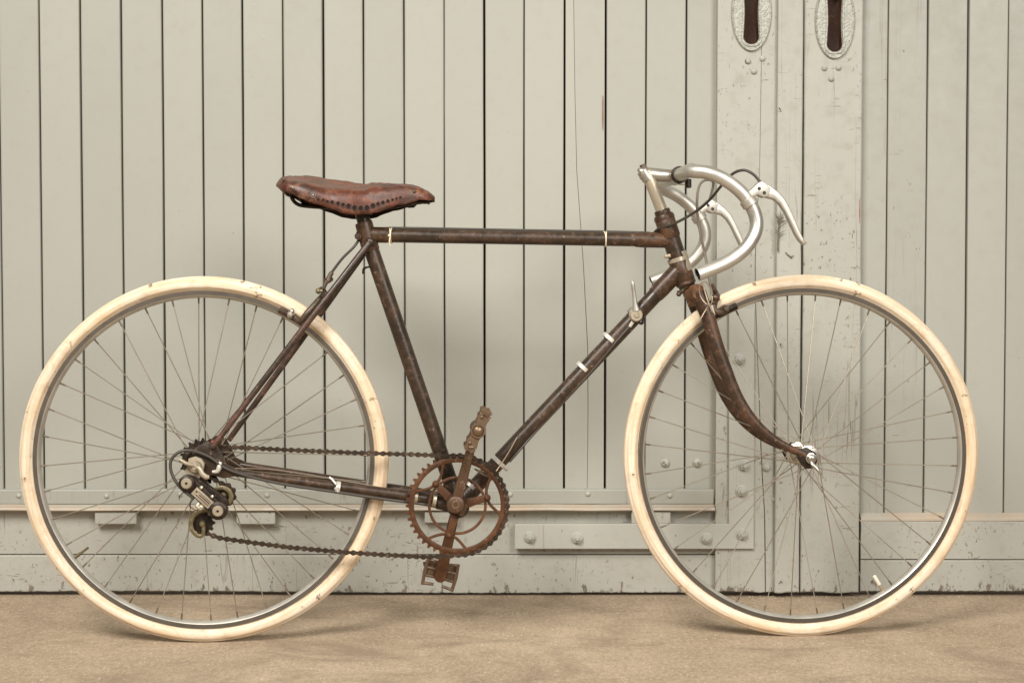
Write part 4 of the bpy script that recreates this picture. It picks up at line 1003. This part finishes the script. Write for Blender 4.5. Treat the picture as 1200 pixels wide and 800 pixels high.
for A_ in (14.5, 134.5, 254.5):
    sp_ = MB(); a = R(A_); d = Vector((math.cos(a), 0, math.sin(a))); q = Vector((-d.z, 0, d.x))
    c3 = Vector((cc.x, CY, cc.z))
    o = [c3 + d*(8*cpx) - q*(6.0*cpx), c3 + d*(20*cpx) - q*(4.6*cpx), c3 + d*(35*cpx) - q*(4.2*cpx), c3 + d*(35*cpx) + q*(4.2*cpx), c3 + d*(20*cpx) + q*(4.6*cpx), c3 + d*(8*cpx) + q*(6.0*cpx)]
    prism(sp_, [(p.x, p.z) for p in o], CY - .0062, CY - .0012, .0010)
    part('spider_arm', sp_, M_RUST, ck)
    ar = MB(); pts = []
    for i in range(13):                                     # bowed brace from the ring over the bolt back to the ring
        t = -1 + 2*i/12; an = a + R(27)*t; r_ = (36.5 + (53.2 - 36.5)*abs(t)**2.8)*cpx; pts.append(Vector((cc.x + r_*math.cos(an), CY, cc.z + r_*math.sin(an))))
    tube(ar, pts, 1.75*cpx, 8, ref=(0, 1, 0), flat=.85); part('ring_brace', ar, M_RUST, ck)
    bt = MB(); lathe(bt, [(0, -.0105), (.0030, -.0102), (.0052, -.0080), (.0055, -.0055), (.0068, -.005), (.0068, 0), (0, 0)], c3 + d*(36.2*cpx), Yv, 14); part('chainring_bolt', bt, M_RUST, ck)
# crank arms
CN = -.066
c_b = B(534, 590.5, CN); c_e = B(559, 499, CN)
m = MB(); o = capsule_outline((c_b.x, c_b.z), (c_e.x, c_e.z), 6.6*cpx, 4.6*cpx); prism(m, o, CN - .0065, CN + .0050, .0040, 0, True)
lathe(m, [(0, -.0100), (.0100, -.0100), (.0150, -.0080), (.0165, -.0040), (.0175, .012), (.0120, .020)], c_b, Yv, 28)
tube(m, [B(539, 603, CN + .004), B(546, 590, CN + .004)], .006, 10)
part('crank_arm', m, M_CRANK, ck)
m = MB(); lathe(m, [(0, -.0085), (.0040, -.0085), (.0044, -.0108), (.0068, -.0112), (.0076, -.0106), (.0076, -.009)], c_b, Yv, 20); part('crank_bolt', m, M_PEDAL, ck)
m = MB(); lathe(m, [(0, 0), (.0028, 0)], c_b + Vector((0, -.0092, 0)), Yv, 14); part('bolt_socket_disc', m, M_HOLE_SHADE, ck)  # black disc paints the shade of the socket
m = MB(); tube(m, [Vector((bb.x, -.062, bb.z)), Vector((bb.x, .062, bb.z))], .0085, 16); part('axle', m, M_BRAKE, ck)
FY = .066
f_b = Vector((bb.x, FY, bb.z)); f_e = B(516, 675, FY)
m = MB(); o = capsule_outline((f_b.x, f_b.z), (f_e.x, f_e.z), 5.2*cpx, 7.4*cpx); prism(m, o, FY - .0062, FY + .0062, .0034, 0, True)
lathe(m, [(0, -.018), (.011, -.017), (.0165, -.008), (.0165, .010), (0, .011)], f_b, Yv, 24)
part('crank_arm', m, M_RUST, ck)
# pedals: toothed cage plates round a barrel
def pedal(e, sgn, tilt, matc):
    pe = empty('pedal', bike); e = Vector(e); t = R(tilt)
    dx = Vector((math.cos(t), 0, math.sin(t))); dz = Vector((-math.sin(t), 0, math.cos(t))); ax_ = Vector((0, sgn, 0))
    m = MB(); lathe(m, [(.0045, .0), (.0065, .006), (.0125, .010), (.0135, .014), (.0105, .022), (.0100, .060), (.0122, .070), (.0132, .082), (.0125, .086)], e, ax_, 22); part('pedal_barrel', m, M_CRANK if sgn < 0 else M_RUST, pe)
    m = MB(); lathe(m, [(.0126, .0850), (.0136, .0880), (.0128, .0905), (.0104, .0905), (.0096, .0890), (.0090, .0905), (.0066, .0930), (0, .0938)], e, ax_, 22); part('dust_cap', m, M_PEDAL, pe)
    P = lambda a, b, y: e + dx*a + dz*b + ax_*y
    for s in (-1, 1):
        m = MB(); c = (.0350 if sgn < 0 else .0285)*s                                  # long serrated plate along the axle
        pr = []
        for k in range(13):
            y = .014 + .072*k/12; h = .0125 if k % 2 else .0090; pr.append((y, h))
        for sa in (-1, 1):
            b0 = len(m.v)
            for (y, h) in pr:
                m.v.append(P(c + s*sa*.0011, h, y)); m.v.append(P(c + s*sa*.0011, .0050, y))
            for (y, h) in pr:
                m.v.append(P(c + s*sa*.0011, -.0050, y)); m.v.append(P(c + s*sa*.0011, -h, y))
            for q in (0, 26):
                for k in range(12): a = b0 + q + 2*k; m.f.append((a, a+1, a+3, a+2)); m.m.append(0)
        for k in (0, 3, 6, 9, 12):
            y = pr[k][0]; tube(m, [P(c, -.0080, y), P(c, .0080, y)], .0024, 6)
        part('cage_plate', m, matc, pe)
        for yy in (.016, .082):                                # folded end pieces
            m = MB()
            poly = [(.008, -.0092), (.018, -.0088), (.0225, -.0100), (.0300, -.0112), (.0325, -.0065), (.0372, -.0098), (.0405, -.0045), (.0380, .0005), (.0408, .0065), (.0360, .0110), (.0300, .0082), (.0235, .0108), (.0180, .0088), (.008, .0092)]
            if sgn > 0: poly = [(a*.78, b) for a, b in poly]
            n = len(poly); f = [P(s*a, b, yy) for a, b in poly]; g_ = [P(s*a, b, yy + .0050) for a, b in poly]
            m.add(f + g_, [tuple(range(n)), tuple(range(n, 2*n))] + [(i, (i+1) % n, n + (i+1) % n, n + i) for i in range(n)])
            if sgn > 0 and yy < .05:                           # slotted inner side as seen past the crank
                for b in (-.024, -.008, .008, .024): tube(m, [P(s*.008, b*.9, yy), P(s*.029, b, yy)], .0030, 8)
                tube(m, [P(s*.029, -.027, yy), P(s*.031, 0, yy), P(s*.029, .027, yy)], .0034, 8)
            else:
                tube(m, [P(s*.030, -.004, yy + .004), P(s*.033, .003, yy + .006)], .0036, 8)
                ball(m, P(s*.0250, .0045, yy + .006), .0032, 8)
            part('cage_end', m, matc, pe)
    return pe
pn = pedal(Vector((c_e.x, CN - .004, c_e.z)), -1, 65, M_PEDAL)
pf = pedal(Vector((f_e.x, FY + .004, f_e.z)), 1, -14, M_PEDAL)

# ---- freewheel, derailleur, chain
fw = empty('freewheel', bike)
HC = Vector((HUB_R.x, 0, HUB_R.z))
cogs = ((20, -.024), (18, -.0295), (17, -.035), (15, -.0405), (14, -.046))
for nt, yy in cogs:
    m = MB(); r0 = nt*.0127/(2*math.pi) - .0035
    o = []
    for i in range(nt):
        a = 2*math.pi*i/nt; da = 2*math.pi/nt
        for r_, k_ in ((r0, -.42), (r0 + .0010, -.30), (r0 + .0062, -.10), (r0 + .0062, .10), (r0 + .0010, .30)): o.append((HC.x + r_*math.cos(a + k_*da), HC.z + r_*math.sin(a + k_*da)))
    prism(m, o, yy - .0011, yy + .0011); part('cog', m, M_BLACK, fw)
m = MB(); lathe(m, [(0, -.050), (.016, -.050), (.0205, -.048), (.0205, -.020), (0, -.020)], HC, Yv, 24); part('freewheel_body', m, M_CUP, fw)
de = empty('derailleur', bike)
DYY = -.072
m = MB(); o = [(B(u, v, -.064).x, B(u, v, -.064).z) for u, v in ((221, 537), (229, 534.5), (236, 537), (240, 543), (238, 553), (233, 562), (226, 565), (214.5, 562), (216, 553), (220, 546))]
prism(m, o, -.0680, -.0590, .002); part('hanger_claw', m, M_PLATE, de)
m = MB(); ax0 = B(229.5, 546.5, -.068); lathe(m, [(0, -.013), (.0045, -.0128), (.0050, -.008), (.0095, -.0075), (.0112, -.004), (.0115, .0), (0, .0)], ax0, Yv, 18)
tube(m, [Vector((HC.x, -.060, HC.z)), Vector((HC.x, .066, HC.z))], .0048, 12); part('axle_nut', m, M_STEMQ, de)
m = MB(); tube(m, spline([B(229, 547, -.080), B(234, 549, -.083), B(237, 555, -.085), B(241.5, 558.5, -.085), B(245, 558.5, -.084)], 4), [.0030, .0042, .0046, .0050, .0034], 10, ref=(0, 1, 0), flat=.7)
tube(m, spline([B(227, 545, -.080), B(219, 543, -.081), B(213, 539.5, -.080), B(209.5, 537, -.078)], 4), [.0036, .0036, .0032, .0022], 10); part('quick_release', m, M_PLATE, de)
def pv(u, v, r, name):
    c = B(u, v, -.080); m = MB(); lathe(m, [(0, -.0075), (r*.78, -.0075), (r, -.0050), (r, .012), (0, .012)], c, Yv, 22); part(name, m, M_BLACK, de)
    m = MB(); lathe(m, [(.0020, -.0080), (.0026, -.0098), (.0086, -.0095), (.0099, -.0080), (.0099, -.007)], c, Yv, 22); part('pivot_cap', m, M_PLATE, de)
    m = MB(); lathe(m, [(0, -.0088), (.0029, -.0088)], c, Yv, 6); part('pivot_socket_disc', m, M_HOLE_SHADE, de)  # socket shade painted as a flat black disc
pv(219.3, 565.5, .0142, 'upper_pivot'); pv(256, 597.8, .0165, 'lower_pivot')
m = MB(); prism(m, capsule_outline((B(222, 566, -.076).x, B(222, 566, -.076).z), (B(254, 596, -.076).x, B(254, 596, -.076).z), .0130, .0125), -.0795, -.068, .002)
prism(m, capsule_outline((B(226, 562, -.066).x, B(226, 562, -.066).z), (B(260, 588, -.066).x, B(260, 588, -.066).z), .0090, .0110), -.070, -.058, .002); part('parallelogram', m, M_BLACK, de)
c = B(237.3, 583.2, -.0805); a = R(-43); d = Vector((math.cos(a), 0, math.sin(a))); q = Vector((-d.z, 0, d.x))
m = MB(); o = [c + d*sx*.0205 + q*sz*.0080 for sx, sz in ((-1, -1), (1, -1), (1, 1), (-1, 1))]; prism(m, [(p.x, p.z) for p in o], -.0826, -.0790, .0009); bo = part('badge_plate', m, M_PLATE, de)
m = MB()
for k_, w_, L_, off in ((-.0030, .0007, .015, .002), (.0008, .0010, .0125, .004), (.0040, .0006, .015, .002)):
    o = [c + d*(sx*L_ + off) + q*(k_ + sz*w_) for sx, sz in ((-1, -1), (1, -1), (1, 1), (-1, 1))]; prism(m, [(p.x, p.z) for p in o], -.0829, -.0824)
lathe(m, [(0, 0), (.0021, 0)], Vector((c.x, -.0829, c.z)) - d*.0155 + q*.002, Yv, 12); part('badge_mark', m, M_BRAKE, bo)
JY = -.046
def jockey(u, v, r, name):
    c = B(u, v, -.052); m = MB(); o = []
    nt = 10
    for i in range(nt):
        a_ = 2*math.pi*i/nt; da = 2*math.pi/nt
        for r_, k_ in ((r - .0038, -.40), (r - .0030, -.28), (r + .0006, -.12), (r + .0006, .12), (r - .0030, .28)): o.append((c.x + r_*math.cos(a_ + k_*da), c.z + r_*math.sin(a_ + k_*da)))
    prism(m, o, -.0505, -.0425, .001); part(name, m, M_BLACK, de)
    m = MB(); lathe(m, [(0, -.016), (.0040, -.0155), (.0055, -.013), (.0060, -.004)], Vector((c.x, JY, c.z)), Yv, 14); part('jockey_bolt', m, M_OLIVE, de)
    return c
j1 = jockey(262, 580, .0195, 'jockey_wheel'); j2 = jockey(237.8, 613, .0205, 'jockey_wheel')
m = MB(); pts = [B(u, v, -.059) for u, v in ((248, 601), (243, 597.5), (235, 598), (226.5, 604), (223.5, 613), (226, 622), (232, 627.5), (237.5, 626.5), (238.5, 618), (238, 613))]
tube(m, spline(pts, 5), [.0034, .0040, .0042, .0040, .0038, .0036, .0034, .0030], 10, ref=(0, 1, 0), flat=.35); part('cage', m, M_OLIVE, de)
m = MB(); pts = [B(u, v, -.059) for u, v in ((250, 575), (256, 571.5), (263, 571.5), (269, 576), (271, 583), (268, 590))]
tube(m, spline(pts, 5), [.0030, .0038, .0042, .0042, .0036], 10, ref=(0, 1, 0), flat=.35); part('cage', m, M_OLIVE, de)
m = MB(); tube(m, spline([B(233, 590, -.078), B(231, 593, -.08), B(236, 596.5, -.08)], 4), .0036, 10); ball(m, B(236, 594, -.079), .0055, 10); ball(m, B(248.5, 581.5, -.081), .0035, 8); ball(m, B(236, 571, -.082), .0036, 8); part('cable_clamp', m, M_STEMQ, de)
m = MB(); tube(m, spline([B(228, 583, -.077), B(222, 592, -.078), B(230, 597.5, -.078), B(235, 595, -.078)], 6), .0008, 6); tube(m, spline([B(216, 576, -.078), B(211, 580, -.078), B(210, 585, -.078)], 5), .0008, 6); part('cable_end', m, M_BLACK, de)

# chain: one loop of plates and rollers
def arc(c, r, a0, a1, n): return [Vector((c.x + r*math.cos(R(a0 + (a1 - a0)*i/n)), 0, c.z + r*math.sin(R(a0 + (a1 - a0)*i/n)))) for i in range(n + 1)]
rcog = 14*.0127/(2*math.pi) + .0005; rring = 59.4*cpx
up0 = B(262, 523.3, JY); up1 = B(520, 533, JY)
pth = [Vector((p.x, 0, p.z)) for p in (B(275, 523.8, JY), B(345, 527.2, JY), B(418, 530.3, JY), B(480, 532.0, JY))]
pth += arc(cc, rring, 98, -80, 40)
pth += [Vector((p.x, 0, p.z)) for p in (B(500, 652.2, JY), B(450, 649.6, JY), B(400, 646.2, JY), B(340, 641.0, JY), B(285, 634.0, JY), B(256, 629.8, JY))]
rj = .0185
pth += arc(j2, rj, -78, -270, 16)
pth += [(arc(j2, rj, -270, -271, 1)[-1] + arc(j1, rj, -70, -71, 1)[0]) / 2]
pth += arc(j1, rj, -70, 92, 14)
pth += arc(HC, rcog, -60, -270, 22)
# resample by the chain pitch
cum = [0]
for i in range(1, len(pth)): cum.append(cum[-1] + (pth[i] - pth[i-1]).length)
cum.append(cum[-1] + (pth[0] - pth[-1]).length); pth.append(pth[0]); tot = cum[-1]; nl = int(round(tot/.0127)) // 2 * 2; pit = tot / nl
def at_len(s):
    s = s % tot
    for i in range(1, len(cum)):
        if s <= cum[i]: t = (s - cum[i-1])/max(1e-9, cum[i] - cum[i-1]); return pth[i-1].lerp(pth[i], t)
chn = MB(); pins = [at_len(i*pit) for i in range(nl)]
def chain_y(p):                                             # lines of chain run from the sprocket over to the ring
    return JY + (CY - JY)*min(1, max(0, (p.x - HC.x)/(cc.x - HC.x)))
for i in range(nl):
    a, b = pins[i], pins[(i+1) % nl]; ya = (chain_y(a) + chain_y(b))/2; inner = i % 2
    hw = .0023 if inner else .0037; ang = math.atan2(b.z - a.z, b.x - a.x)
    o = []
    n6 = 6; rp = .0047
    for (c_, s_) in ((b, -1), (a, 1)):
        for k_ in range(n6 + 1):
            an = ang + (-math.pi*.42 if s_ < 0 else math.pi*.58) + math.pi*.84*k_/n6; o.append((c_.x + rp*math.cos(an), c_.z + rp*math.sin(an)))
        m_ = (a + b)/2; an = ang + (math.pi/2 if s_ < 0 else -math.pi/2); o.append((m_.x + .0021*math.cos(an), m_.z + .0021*math.sin(an)))
    for s_ in (-1, 1): prism(chn, o, ya + s_*hw - .0005, ya + s_*hw + .0005)
    lathe(chn, [(0, -.0050), (.0019, -.0050), (.0021, -.0044), (.0021, .0044), (.0019, .0050), (0, .0050)], Vector((a.x, ya, a.z)), Yv, 8)
    lathe(chn, [(.0038, -.0019), (.0038, .0019)], Vector((a.x, ya, a.z)), Yv, 10)
co = part('chain', chn, M_CHAIN, bike, None, 40); co['kind'] = 'stuff'
